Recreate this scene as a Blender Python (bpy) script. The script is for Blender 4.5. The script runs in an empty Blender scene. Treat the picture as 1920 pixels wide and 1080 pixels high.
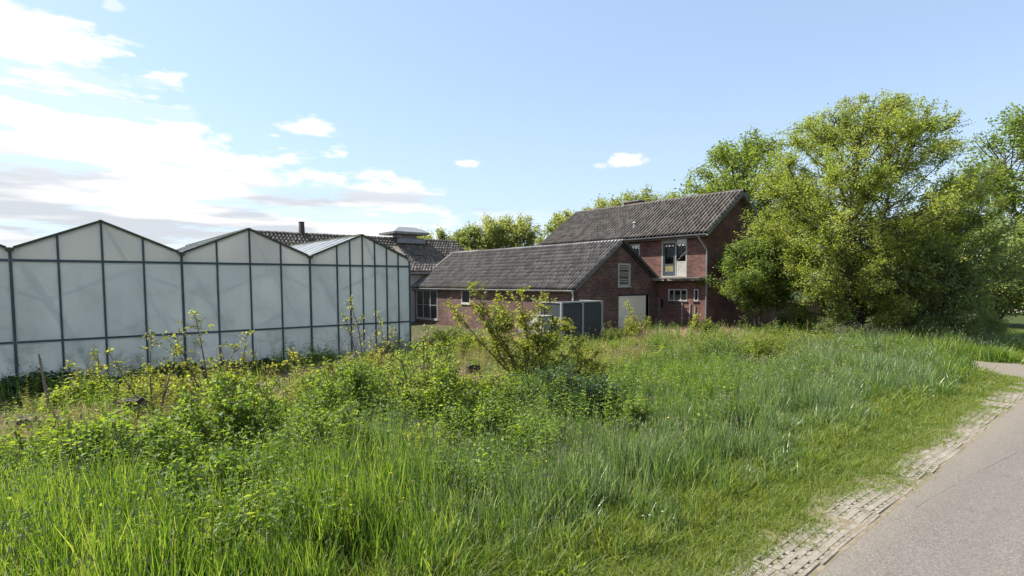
import bpy, bmesh, math, random
import numpy as np
from mathutils import Vector, Matrix

sc = bpy.context.scene
COL = sc.collection
R = math.radians
# ------------------------------------------------------------------ camera
# world: x runs along the road, y away from it into the lot, z up; the lot is z = 0
cam_d = bpy.data.cameras.new('camera')
cam = bpy.data.objects.new('camera', cam_d); COL.objects.link(cam)
cam_d.sensor_width = 36.0
cam_d.lens = 36.0 * 1055.137 / 1920.0
cam_d.shift_y = (594.219 - 540.0) / 1920.0
cam_d.clip_start = 0.1
cam_d.clip_end = 3000.0
CAM = Vector((0, 0, 2.474))
YAW, PITCH, ROLL = R(50.594), R(3.588), R(-0.199)
_F = Vector((math.cos(YAW)*math.cos(PITCH), math.sin(YAW)*math.cos(PITCH), -math.sin(PITCH)))
_R = Vector((math.sin(YAW), -math.cos(YAW), 0)); _U = _R.cross(_F)
_R2 = _R*math.cos(ROLL) + _U*math.sin(ROLL); _U2 = _U*math.cos(ROLL) - _R*math.sin(ROLL)
cam.matrix_world = Matrix(((_R2.x, _U2.x, -_F.x, CAM.x), (_R2.y, _U2.y, -_F.y, CAM.y), (_R2.z, _U2.z, -_F.z, CAM.z), (0, 0, 0, 1)))
sc.camera = cam
# ------------------------------------------------------------------ light and sky
SUN_AZ, SUN_EL = R(126), R(50)          # azimuth counted from +x towards +y
sun_d = bpy.data.lights.new('sun', 'SUN'); sun_d.energy = 4.0; sun_d.angle = R(0.55); sun_d.color = (1.0, 0.95, 0.86)
sun = bpy.data.objects.new('sun', sun_d); COL.objects.link(sun)
_sd = Vector((math.cos(SUN_AZ)*math.cos(SUN_EL), math.sin(SUN_AZ)*math.cos(SUN_EL), math.sin(SUN_EL)))
sun.rotation_euler = _sd.to_track_quat('Z', 'Y').to_euler()
sun.location = _sd * 60
sc.view_settings.view_transform = 'Standard'
sc.view_settings.look = 'None'
sc.view_settings.exposure = 1.35
sc.view_settings.gamma = 1.0
sc.view_settings.use_curve_mapping = False
sc.render.engine = 'CYCLES'
sc.cycles.use_denoising = True
sc.cycles.max_bounces = 8
sc.cycles.diffuse_bounces = 5
sc.cycles.glossy_bounces = 3
sc.cycles.transmission_bounces = 5
sc.cycles.transparent_max_bounces = 8
sc.cycles.caustics_reflective = False
sc.cycles.caustics_refractive = False
sc.cycles.sample_clamp_indirect = 6.0

W = bpy.data.worlds.new('World'); sc.world = W; W.use_nodes = True
nt = W.node_tree; nt.nodes.clear()
def N(tree, kind, **kw):
    n = tree.nodes.new(kind)
    for k, v in kw.items():
        if hasattr(n, k): setattr(n, k, v)
    return n
def mth(tree, op, a, b=None, c=None):
    n = tree.nodes.new('ShaderNodeMath'); n.operation = op
    for i, v in enumerate((a, b, c)):
        if v is None: continue
        if isinstance(v, (int, float)): n.inputs[i].default_value = v
        else: tree.links.new(v, n.inputs[i])
    return n.outputs[0]
def ramp(tree, fac, stops, interp='LINEAR'):
    n = tree.nodes.new('ShaderNodeValToRGB'); n.color_ramp.interpolation = interp
    els = n.color_ramp.elements
    while len(els) < len(stops): els.new(0.5)
    for e, (p, c) in zip(els, sorted(stops, key=lambda s: s[0])):
        e.position = p; e.color = c if len(c) == 4 else (*c, 1)
    tree.links.new(fac, n.inputs[0])
    return n.outputs[0]
def sstep(tree, x, lo, hi):
    n = tree.nodes.new('ShaderNodeMapRange'); n.interpolation_type = 'SMOOTHSTEP'
    n.inputs[1].default_value = lo; n.inputs[2].default_value = hi
    tree.links.new(x, n.inputs[0]); return n.outputs[0]
def noise(tree, vec, scale, detail=4, rough=0.55, dist=0.0):
    n = tree.nodes.new('ShaderNodeTexNoise'); n.inputs['Scale'].default_value = scale
    n.inputs['Detail'].default_value = detail; n.inputs['Roughness'].default_value = rough; n.inputs['Distortion'].default_value = dist
    if vec is not None: tree.links.new(vec, n.inputs['Vector'])
    return n.outputs[0]
def build_world():
    L = nt.links
    out = N(nt, 'ShaderNodeOutputWorld')
    sky = N(nt, 'ShaderNodeTexSky'); sky.sky_type = 'NISHITA'; sky.sun_disc = False
    sky.sun_elevation = SUN_EL; sky.sun_rotation = R(90) - SUN_AZ
    sky.altitude = 0; sky.air_density = 1.0; sky.dust_density = 0.6; sky.ozone_density = 3.0
    bg = N(nt, 'ShaderNodeBackground'); bg.inputs[1].default_value = 0.092
    L.new(sky.outputs[0], bg.inputs[0])
    tc = N(nt, 'ShaderNodeTexCoord'); sp = N(nt, 'ShaderNodeSeparateXYZ'); L.new(tc.outputs['Generated'], sp.inputs[0])
    az = mth(nt, 'MULTIPLY', mth(nt, 'ARCTAN2', sp.outputs[1], sp.outputs[0]), 180/math.pi)
    az = mth(nt, 'FLOORED_MODULO', az, 360.0)
    el = mth(nt, 'MULTIPLY', mth(nt, 'ARCSINE', sp.outputs[2]), 180/math.pi)
    cs = N(nt, 'ShaderNodeVectorMath', operation='MULTIPLY'); L.new(tc.outputs['Generated'], cs.inputs[0]); cs.inputs[1].default_value = (1, 1, 2.6)
    vec = cs.outputs[0]
    n1 = noise(nt, vec, 7.0, 9, 0.58)
    n2 = noise(nt, vec, 22.0, 6, 0.6)
    # height of the cloud bank over the horizon, in degrees, by azimuth
    key = [(0, 5), (40, 5.0), (54, 6.5), (62, 8.8), (67, 10.3), (74, 11.5), (79, 12.5), (82, 16.5), (88, 18.5), (93, 21.5), (112, 26), (160, 26), (210, 22), (265, 13), (310, 7), (360, 5)]
    top = ramp(nt, mth(nt, 'DIVIDE', az, 360.0), [(a/360, (h/40, h/40, h/40)) for a, h in key])
    top = mth(nt, 'MULTIPLY', top, 40.0)
    d = mth(nt, 'SUBTRACT', top, el)
    d = mth(nt, 'ADD', d, mth(nt, 'MULTIPLY', mth(nt, 'SUBTRACT', n1, 0.5), 20.0))
    d = mth(nt, 'ADD', d, mth(nt, 'MULTIPLY', mth(nt, 'SUBTRACT', n2, 0.5), 7.0))
    bank = sstep(nt, d, -0.7, 1.7)
    lo = sstep(nt, el, 0.2, 7.0)
    # streaks of blue between the layers low down
    st = N(nt, 'ShaderNodeVectorMath', operation='MULTIPLY'); L.new(tc.outputs['Generated'], st.inputs[0]); st.inputs[1].default_value = (1, 1, 7.0)
    n3 = noise(nt, st.outputs[0], 5.0, 6, 0.55)
    gap = sstep(nt, n3, 0.42, 0.50)
    bank = mth(nt, 'MULTIPLY', bank, mth(nt, 'ADD', mth(nt, 'MULTIPLY', gap, 0.75), 0.25))
    east = sstep(nt, az, 44, 66)        # the bank thins out towards low azimuths
    bank = mth(nt, 'MULTIPLY', bank, mth(nt, 'ADD', mth(nt, 'MULTIPLY', east, 0.85), 0.15))
    mask = bank
    for a0, e0, w, h in ((69.9, 14.3, 2.3, 0.85), (55.1, 11.65, 1.15, 0.5), (39.1, 11.7, 1.7, 0.7), (79.2, 12.2, 0.8, 0.4), (63.3, 10.6, 1.0, 0.35), (41.8, 11.3, 0.6, 0.25), (85.0, 21.5, 0.7, 0.4)):
        da = mth(nt, 'DIVIDE', mth(nt, 'SUBTRACT', az, a0), w); de = mth(nt, 'DIVIDE', mth(nt, 'SUBTRACT', el, e0), h)
        rr = mth(nt, 'SQRT', mth(nt, 'ADD', mth(nt, 'MULTIPLY', da, da), mth(nt, 'MULTIPLY', de, de)))
        rr = mth(nt, 'ADD', rr, mth(nt, 'MULTIPLY', mth(nt, 'SUBTRACT', n2, 0.5), 2.6))
        pf = mth(nt, 'SUBTRACT', 1.0, sstep(nt, rr, 0.55, 1.25))
        mask = mth(nt, 'MAXIMUM', mask, mth(nt, 'MULTIPLY', pf, 0.9 if w > 1.0 else 0.45))
    # shade on the undersides
    n4 = noise(nt, st.outputs[0], 4.2, 4, 0.5)
    sh = sstep(nt, n4, 0.44, 0.58)
    sh = mth(nt, 'MULTIPLY', sh, mth(nt, 'SUBTRACT', 1.0, sstep(nt, el, 7.0, 12.0)))
    ccol = ramp(nt, sh, [(0, (1.0, 1.0, 1.0)), (1, (0.64, 0.68, 0.74))])
    cb = N(nt, 'ShaderNodeBackground'); cb.inputs[1].default_value = 0.44
    L.new(ccol, cb.inputs[0])
    # pale haze of the air near the horizon
    hb = N(nt, 'ShaderNodeBackground'); hb.inputs[0].default_value = (0.66, 0.80, 1.0, 1); hb.inputs[1].default_value = 0.40
    hz = mth(nt, 'ADD', mth(nt, 'MULTIPLY', mth(nt, 'SUBTRACT', 1.0, sstep(nt, el, -2.0, 21.0)), 0.34), 0.42)
    m0 = N(nt, 'ShaderNodeMixShader'); L.new(hz, m0.inputs[0]); L.new(bg.outputs[0], m0.inputs[1]); L.new(hb.outputs[0], m0.inputs[2])
    m1 = N(nt, 'ShaderNodeMixShader'); L.new(mask, m1.inputs[0]); L.new(m0.outputs[0], m1.inputs[1]); L.new(cb.outputs[0], m1.inputs[2])
    L.new(m1.outputs[0], out.inputs[0])
build_world()

# ------------------------------------------------------------------ helpers
rng = np.random.default_rng(7)
random.seed(7)
ORG = {}
def tag(o, label=None, cat=None, group=None, kind=None):
    if label: o['label'] = label
    if cat: o['category'] = cat
    if group: o['group'] = group
    if kind: o['kind'] = kind
    return o
def thing(name, label, cat, loc, group=None):
    o = bpy.data.objects.new(name, None); COL.objects.link(o); o.location = loc; o.empty_display_size = 0.2
    ORG[o] = Vector(loc); return tag(o, label, cat, group)
def link_mesh(name, me, mat, parent=None):
    o = bpy.data.objects.new(name, me); COL.objects.link(o)
    if mat is not None and not me.materials: me.materials.append(mat)
    if parent is not None:
        o.parent = parent; ORG[o] = ORG.get(parent, Vector((0, 0, 0)))
    return o
def mesh_np(name, V, Fq, mat, parent=None, tint=None, smooth=False):
    """V (n,3) world coords, Fq (m,3|4) ints"""
    V = np.asarray(V, np.float32); Fq = np.asarray(Fq, np.int32)
    if parent is not None and parent in ORG: V = V - np.array(ORG[parent], np.float32)
    me = bpy.data.meshes.new(name)
    k = Fq.shape[1]
    me.vertices.add(len(V)); me.vertices.foreach_set('co', np.ascontiguousarray(V).ravel())
    me.loops.add(Fq.size); me.loops.foreach_set('vertex_index', Fq.ravel())
    me.polygons.add(len(Fq)); me.polygons.foreach_set('loop_start', np.arange(0, Fq.size, k, dtype=np.int32))
    if smooth: me.polygons.foreach_set('use_smooth', np.ones(len(Fq), bool))
    if tint is not None:
        at = me.attributes.new('tint', 'FLOAT', 'POINT'); at.data.foreach_set('value', np.asarray(tint, np.float32))
    me.update(calc_edges=True); me.validate()
    return link_mesh(name, me, mat, parent)
class MB:
    def __init__(s): s.v = []; s.f = []
    def add(s, vs, fs):
        b = len(s.v); s.v += [tuple(p) for p in vs]; s.f += [tuple(i + b for i in f) for f in fs]; return s
    def box(s, x0, x1, y0, y1, z0, z1):
        vs = [(x, y, z) for z in (z0, z1) for y in (y0, y1) for x in (x0, x1)]
        return s.add(vs, [(0, 2, 3, 1), (4, 5, 7, 6), (0, 1, 5, 4), (2, 6, 7, 3), (0, 4, 6, 2), (1, 3, 7, 5)])
    def beam(s, a, b, w, h, up=(0, 0, 1)):
        a = Vector(a); b = Vector(b); d = (b - a).normalized(); u = Vector(up)
        r = d.cross(u)
        if r.length < 1e-4: r = d.cross(Vector((1, 0, 0)))
        r.normalize(); u = r.cross(d).normalized()
        vs = [p + r*sx*w/2 + u*sz*h/2 for p in (a, b) for sx, sz in ((-1, -1), (1, -1), (1, 1), (-1, 1))]
        return s.add(vs, [(0, 1, 2, 3), (7, 6, 5, 4), (0, 4, 5, 1), (1, 5, 6, 2), (2, 6, 7, 3), (3, 7, 4, 0)])
    def tube(s, pts, rad, n=8, cap=True):
        pts = [Vector(p) for p in pts]
        if isinstance(rad, (int, float)): rad = [rad]*len(pts)
        b0 = len(s.v); ref = Vector((0.3, 0.9, 0.2))
        for i, p in enumerate(pts):
            d = (pts[min(i+1, len(pts)-1)] - pts[max(i-1, 0)])
            d = d.normalized() if d.length > 1e-6 else Vector((0, 0, 1))
            r = d.cross(ref)
            if r.length < 0.05: r = d.cross(Vector((1, 0, 0)))
            r.normalize(); u = d.cross(r)
            for k in range(n):
                a = 2*math.pi*k/n; q = p + (r*math.cos(a) + u*math.sin(a))*rad[i]; s.v.append(tuple(q))
        for i in range(len(pts)-1):
            for k in range(n):
                a = b0+i*n+k; b = b0+i*n+(k+1) % n; s.f.append((a, b, b+n, a+n))
        if cap:
            s.f.append(tuple(b0+k for k in range(n))[::-1]); s.f.append(tuple(b0+(len(pts)-1)*n+k for k in range(n)))
        return s
    def prism(s, poly, axis, a0, a1):
        """poly: 2D outline in the two remaining axes, extruded along axis"""
        def P(q, a):
            q = list(q); q.insert(axis, a); return q
        n = len(poly); vs = [P(q, a0) for q in poly] + [P(q, a1) for q in poly]
        fs = [tuple(range(n))[::-1], tuple(range(n, 2*n))] + [(i, (i+1) % n, n+(i+1) % n, n+i) for i in range(n)]
        return s.add(vs, fs)
    def build(s, name, mat, parent=None, smooth=False, bevel=0.0, kind=None):
        o = ORG.get(parent, Vector((0, 0, 0))) if parent is not None else Vector((0, 0, 0))
        me = bpy.data.meshes.new(name)
        me.from_pydata([(p[0]-o.x, p[1]-o.y, p[2]-o.z) for p in s.v], [], s.f); me.update()
        bm = bmesh.new(); bm.from_mesh(me); bmesh.ops.recalc_face_normals(bm, faces=bm.faces)
        if bevel: bmesh.ops.bevel(bm, geom=list(bm.edges), offset=bevel, segments=1, affect='EDGES', profile=0.5)
        bm.to_mesh(me); bm.free()
        if smooth: me.polygons.foreach_set('use_smooth', [True]*len(me.polygons))
        ob = link_mesh(name, me, mat, parent)
        if kind: ob['kind'] = kind
        return ob
def cut(ob, boxes):
    """real openings in a wall"""
    o = ORG.get(ob, Vector((0, 0, 0)))
    c = MB()
    for b in boxes: c.box(b[0]-o.x, b[1]-o.x, b[2]-o.y, b[3]-o.y, b[4]-o.z, b[5]-o.z)
    k = c.build('opening', None)
    k.parent = ob.parent
    m = ob.modifiers.new('b', 'BOOLEAN'); m.object = k; m.operation = 'DIFFERENCE'; m.solver = 'EXACT'
    dg = bpy.context.evaluated_depsgraph_get(); dg.update()
    me = bpy.data.meshes.new_from_object(ob.evaluated_get(dg))
    old = ob.data; ob.modifiers.clear(); ob.data = me; bpy.data.meshes.remove(old)
    km = k.data; bpy.data.objects.remove(k); bpy.data.meshes.remove(km)
# value noise on the ground, for zones and bumps
_tab = np.random.default_rng(3).random((256, 256))
def vn(x, y, s=1.0, o=0):
    x = np.asarray(x, float)/s + 37.3 + o*11.7; y = np.asarray(y, float)/s + 91.7 + o*5.3
    i = np.floor(x).astype(int); j = np.floor(y).astype(int); fx = x-i; fy = y-j
    fx = fx*fx*(3-2*fx); fy = fy*fy*(3-2*fy)
    g = lambda a, b: _tab[a % 256, b % 256]
    return (g(i, j)*(1-fx)+g(i+1, j)*fx)*(1-fy) + (g(i, j+1)*(1-fx)+g(i+1, j+1)*fx)*fy
def road_edge(x):
    return 1.93 + 0.30*np.clip((np.asarray(x, float)-4.0)/12.0, -0.6, 1.0)
def gz(x, y):
    x = np.asarray(x, float); y = np.asarray(y, float)
    m = np.clip((y - road_edge(x) - 0.75)/2.5, 0, 1)*np.clip((15.2 - y)/2.0, 0, 1)
    far = np.clip((60-np.hypot(x, y))/30, 0, 1)
    drive = np.clip(np.maximum(np.abs(x-20.8-0.18*(y-3))-1.9, 0)/1.2, 0, 1)
    return m*far*drive*((vn(x, y, 3.2)-0.4)*0.34 + (vn(x, y, 1.1, 2)-0.5)*0.22*np.clip((y-5)/4, .4, 1.3))

# ------------------------------------------------------------------ materials
def mat(name):
    m = bpy.data.materials.new(name); m.use_nodes = True; t = m.node_tree; t.nodes.clear()
    o = t.nodes.new('ShaderNodeOutputMaterial'); return m, t, o
def pos(t, scale=(1, 1, 1)):
    g = t.nodes.new('ShaderNodeNewGeometry'); v = t.nodes.new('ShaderNodeVectorMath'); v.operation = 'MULTIPLY'
    t.links.new(g.outputs['Position'], v.inputs[0]); v.inputs[1].default_value = scale; return v.outputs[0]
def mix(t, fac, a, b):
    n = t.nodes.new('ShaderNodeMix'); n.data_type = 'RGBA'
    for i, v in ((0, fac), (6, a), (7, b)):
        if isinstance(v, (int, float)): n.inputs[i].default_value = v
        elif isinstance(v, tuple): n.inputs[i].default_value = v if len(v) == 4 else (*v, 1)
        else: t.links.new(v, n.inputs[i])
    return n.outputs[2]
def bump(t, h, strength, dist):
    b = t.nodes.new('ShaderNodeBump'); b.inputs['Strength'].default_value = strength; b.inputs['Distance'].default_value = dist
    t.links.new(h, b.inputs['Height']); return b.outputs[0]
def princ(t, o, col, rough=0.6, spec=0.4, metal=0.0, normal=None):
    p = t.nodes.new('ShaderNodeBsdfPrincipled')
    for k, v in (('Base Color', col), ('Roughness', rough), ('Specular IOR Level', spec), ('Metallic', metal)):
        if isinstance(v, (int, float)): p.inputs[k].default_value = v
        elif isinstance(v, tuple): p.inputs[k].default_value = (*v, 1)
        else: t.links.new(v, p.inputs[k])
    if normal is not None: t.links.new(normal, p.inputs['Normal'])
    t.links.new(p.outputs[0], o.inputs[0]); return p
def simple(name, c1, c2=None, rough=0.6, scale=3.0, spec=0.4, metal=0.0, detail=6, stretch=(1, 1, 1), bmp=0.15):
    m, t, o = mat(name); c2 = c2 or tuple(v*0.72 for v in c1)
    n = noise(t, pos(t, stretch), scale, detail, 0.62)
    f = ramp(t, n, [(0.32, (0, 0, 0)), (0.68, (1, 1, 1))])
    n2 = noise(t, pos(t, stretch), scale*9, 3)
    princ(t, o, mix(t, f, c1, c2), rough, spec, metal, bump(t, n2, bmp, 0.01)); return m
def leafmat(name, cols, trans=0.42, gloss=0.07, tcol=None, rough=0.55):
    gloss *= 0.42; trans = min(trans*1.12, .56); cols = [(p, (c[0]*1.22, c[1]*1.20, c[2]*1.15)) if c[1] > c[0] else (p, c) for p, c in cols]
    """cols: list of (position, colour); per-leaf tint plus per-plant variation"""
    m, t, o = mat(name)
    a = t.nodes.new('ShaderNodeAttribute'); a.attribute_name = 'tint'
    oi = t.nodes.new('ShaderNodeObjectInfo')
    f = mth(t, 'ADD', mth(t, 'MULTIPLY', a.outputs['Fac'], 0.62), mth(t, 'MULTIPLY', oi.outputs['Random'], 0.38))
    c = ramp(t, f, cols)
    d = t.nodes.new('ShaderNodeBsdfDiffuse'); t.links.new(c, d.inputs[0])
    tr = t.nodes.new('ShaderNodeBsdfTranslucent')
    hs = t.nodes.new('ShaderNodeMix'); hs.data_type = 'RGBA'; hs.blend_type = 'MULTIPLY'; hs.inputs[0].default_value = 1
    t.links.new(c, hs.inputs[6]); hs.inputs[7].default_value = (*(tcol or (1.55, 1.5, 0.8)), 1)
    t.links.new(hs.outputs[2], tr.inputs[0])
    mx = t.nodes.new('ShaderNodeMixShader'); mx.inputs[0].default_value = trans
    t.links.new(d.outputs[0], mx.inputs[1]); t.links.new(tr.outputs[0], mx.inputs[2])
    g = t.nodes.new('ShaderNodeBsdfGlossy'); g.inputs['Roughness'].default_value = rough; g.inputs[0].default_value = (0.9, 0.95, 1, 1)
    m2 = t.nodes.new('ShaderNodeMixShader'); m2.inputs[0].default_value = gloss
    t.links.new(mx.outputs[0], m2.inputs[1]); t.links.new(g.outputs[0], m2.inputs[2])
    t.links.new(m2.outputs[0], o.inputs[0]); return m
def brickmat(name, c1, c2, mortar, stain=0.5):
    m, t, o = mat(name)
    g = t.nodes.new('ShaderNodeNewGeometry'); s = t.nodes.new('ShaderNodeSeparateXYZ'); t.links.new(g.outputs['Position'], s.inputs[0])
    cb = t.nodes.new('ShaderNodeCombineXYZ'); t.links.new(mth(t, 'ADD', s.outputs[0], s.outputs[1]), cb.inputs[0]); t.links.new(s.outputs[2], cb.inputs[1])
    b = t.nodes.new('ShaderNodeTexBrick'); t.links.new(cb.outputs[0], b.inputs['Vector'])
    for k, v in (('Scale', 1.0), ('Mortar Size', 0.009), ('Mortar Smooth', 0.15), ('Bias', 0.0), ('Brick Width', 0.225), ('Row Height', 0.068)): b.inputs[k].default_value = v
    b.inputs['Color1'].default_value = (*c1, 1); b.inputs['Color2'].default_value = (*c2, 1); b.inputs['Mortar'].default_value = (*mortar, 1)
    pv = pos(t)
    n = noise(t, pv, 1.1, 6, 0.65); f = ramp(t, n, [(0.38, (0, 0, 0)), (0.66, (1, 1, 1))])
    st = noise(t, pos(t, (1.0, 1.0, 0.8)), 1.0, 6, 0.7); f2 = ramp(t, st, [(0.46, (0, 0, 0)), (0.70, (1, 1, 1))])
    c = mix(t, mth(t, 'MULTIPLY', f, 0.55), b.outputs[0], tuple(v*0.62 for v in c2))
    c = mix(t, mth(t, 'MULTIPLY', f2, stain), c, (0.035, 0.03, 0.03))
    n5 = noise(t, pv, 5.5, 4, 0.6); f5 = ramp(t, n5, [(0.62, (0, 0, 0)), (0.74, (1, 1, 1))])
    c = mix(t, mth(t, 'MULTIPLY', f5, 0.35), c, (0.30, 0.24, 0.21))
    princ(t, o, c, 0.9, 0.2, 0, bump(t, b.outputs['Fac'], -0.5, 0.008)); return m
M = {}
M['brick_wing'] = brickmat('brick_wing', (0.215, 0.098, 0.072), (0.078, 0.046, 0.042), (0.19, 0.165, 0.15), 0.55)
M['brick_house'] = brickmat('brick_house', (0.245, 0.090, 0.066), (0.096, 0.046, 0.042), (0.17, 0.14, 0.125), 0.35)
M['brick_wall'] = brickmat('brick_wall', (0.21, 0.098, 0.066), (0.12, 0.062, 0.048), (0.18, 0.15, 0.125), 0.45)
def tilemat(name, cols, moss=0.0):
    m, t, o = mat(name)
    a = t.nodes.new('ShaderNodeAttribute'); a.attribute_name = 'tint'
    n = noise(t, pos(t), 26, 5, 0.7); n2 = noise(t, pos(t), 1.4, 4, 0.6)
    f = mth(t, 'ADD', mth(t, 'MULTIPLY', a.outputs['Fac'], 0.6), mth(t, 'MULTIPLY', n, 0.4))
    c = ramp(t, f, cols)
    li = ramp(t, n, [(0.58, (0, 0, 0)), (0.70, (1, 1, 1))])
    c = mix(t, mth(t, 'MULTIPLY', li, 0.3), c, (0.24, 0.22, 0.19))
    ms = ramp(t, n2, [(0.55, (0, 0, 0)), (0.72, (1, 1, 1))])
    c = mix(t, mth(t, 'MULTIPLY', ms, moss), c, (0.11, 0.10, 0.045))
    princ(t, o, c, 0.62, 0.4, 0, bump(t, n, 0.3, 0.01)); return m
M['tile_house'] = tilemat('tile_house', [(0.15, (0.068, 0.058, 0.049)), (0.5, (0.126, 0.108, 0.092)), (0.85, (0.205, 0.175, 0.145))], 0.35)
M['tile_wing'] = tilemat('tile_wing', [(0.15, (0.060, 0.053, 0.048)), (0.5, (0.112, 0.099, 0.089)), (0.85, (0.188, 0.166, 0.148))], 0.25)
M['tile_barn'] = tilemat('tile_barn', [(0.15, (0.070, 0.060, 0.048)), (0.5, (0.120, 0.104, 0.083)), (0.85, (0.185, 0.16, 0.128))], 0.5)
M['white'] = simple('white_paint', (0.46, 0.455, 0.43), (0.32, 0.31, 0.28), 0.55, 2.5)
M['cream'] = simple('cream_paint', (0.34, 0.325, 0.28), (0.23, 0.215, 0.18), 0.6, 4.0)
M['door'] = simple('pale_door', (0.80, 0.75, 0.62), (0.68, 0.63, 0.51), 0.6, 1.2, stretch=(1, 1, 0.3))
M['grey_metal'] = simple('grey_zinc', (0.25, 0.26, 0.27), (0.16, 0.165, 0.17), 0.45, 3.0, metal=0.4)
M['light_metal'] = simple('light_metal', (0.33, 0.34, 0.345), (0.22, 0.225, 0.225), 0.5, 3.0, metal=0.2)
M['gh_frame'] = simple('greenhouse_steel', (0.055, 0.085, 0.105), (0.035, 0.055, 0.06), 0.5, 4.0, metal=0.25)
M['gh_rafter'] = simple('greenhouse_rafter', (0.045, 0.055, 0.045), (0.06, 0.075, 0.035), 0.7, 6.0)
M['blue_frame'] = simple('dark_blue_paint', (0.05, 0.06, 0.085), (0.03, 0.036, 0.05), 0.5, 3.0)
M['dark'] = simple('dark_paint', (0.03, 0.032, 0.036), (0.05, 0.05, 0.05), 0.6, 3.0)
M['board'] = simple('weathered_board', (0.30, 0.27, 0.23), (0.18, 0.16, 0.135), 0.8, 3.0, stretch=(0.6, 0.6, 4))
M['fascia'] = simple('fascia', (0.18, 0.18, 0.185), (0.11, 0.11, 0.115), 0.7, 3.0)
M['booth'] = simple('booth_panel', (0.036, 0.042, 0.052), (0.024, 0.029, 0.034), 0.6, 0.9, stretch=(1, 1, 0.4))
M['render'] = simple('grey_render', (0.20, 0.195, 0.20), (0.13, 0.128, 0.13), 0.9, 2.0)
M['concrete'] = simple('concrete', (0.275, 0.245, 0.200), (0.145, 0.124, 0.092), 0.92, 5.0, bmp=0.4)
M['bark'] = simple('bark', (0.105, 0.085, 0.062), (0.05, 0.042, 0.033), 0.95, 9.0, stretch=(1, 1, 0.3), bmp=0.6)
M['twig'] = simple('twig_bark', (0.16, 0.125, 0.085), (0.085, 0.065, 0.048), 0.9, 14.0)
M['deadwood'] = simple('deadwood', (0.24, 0.20, 0.16), (0.10, 0.08, 0.065), 0.95, 7.0, stretch=(1, 1, 0.35), bmp=0.6)
M['stump'] = simple('stump_bark', (0.055, 0.045, 0.036), (0.028, 0.022, 0.018), 0.95, 9.0, stretch=(1, 1, 0.3), bmp=0.7)
M['curtain'] = simple('curtain', (0.52, 0.53, 0.54), (0.42, 0.43, 0.45), 0.9, 6.0, stretch=(4, 4, 0.2))
M['moss'] = simple('moss', (0.20, 0.17, 0.05), (0.11, 0.10, 0.035), 1.0, 8.0)
M['ochre'] = simple('ochre_panel', (0.22, 0.19, 0.08), (0.14, 0.12, 0.06), 0.7, 3.0)
M['tarp'] = simple('tarp', (0.30, 0.36, 0.38), (0.16, 0.20, 0.22), 0.5, 5.0)
M['stone'] = simple('stone', (0.26, 0.255, 0.19), (0.15, 0.155, 0.10), 0.9, 5.0)
def glassmat():
    m, t, o = mat('window_glass')
    tr = t.nodes.new('ShaderNodeBsdfTransparent'); tr.inputs[0].default_value = (0.72, 0.76, 0.76, 1)
    g = t.nodes.new('ShaderNodeBsdfGlossy'); g.inputs['Roughness'].default_value = 0.04
    lw = t.nodes.new('ShaderNodeFresnel'); lw.inputs[0].default_value = 1.55
    f = mth(t, 'ADD', mth(t, 'MULTIPLY', lw.outputs[0], 0.85), 0.07)
    mx = t.nodes.new('ShaderNodeMixShader'); t.links.new(f, mx.inputs[0]); t.links.new(tr.outputs[0], mx.inputs[1]); t.links.new(g.outputs[0], mx.inputs[2])
    t.links.new(mx.outputs[0], o.inputs[0]); return m
M['glass'] = glassmat()
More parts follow.
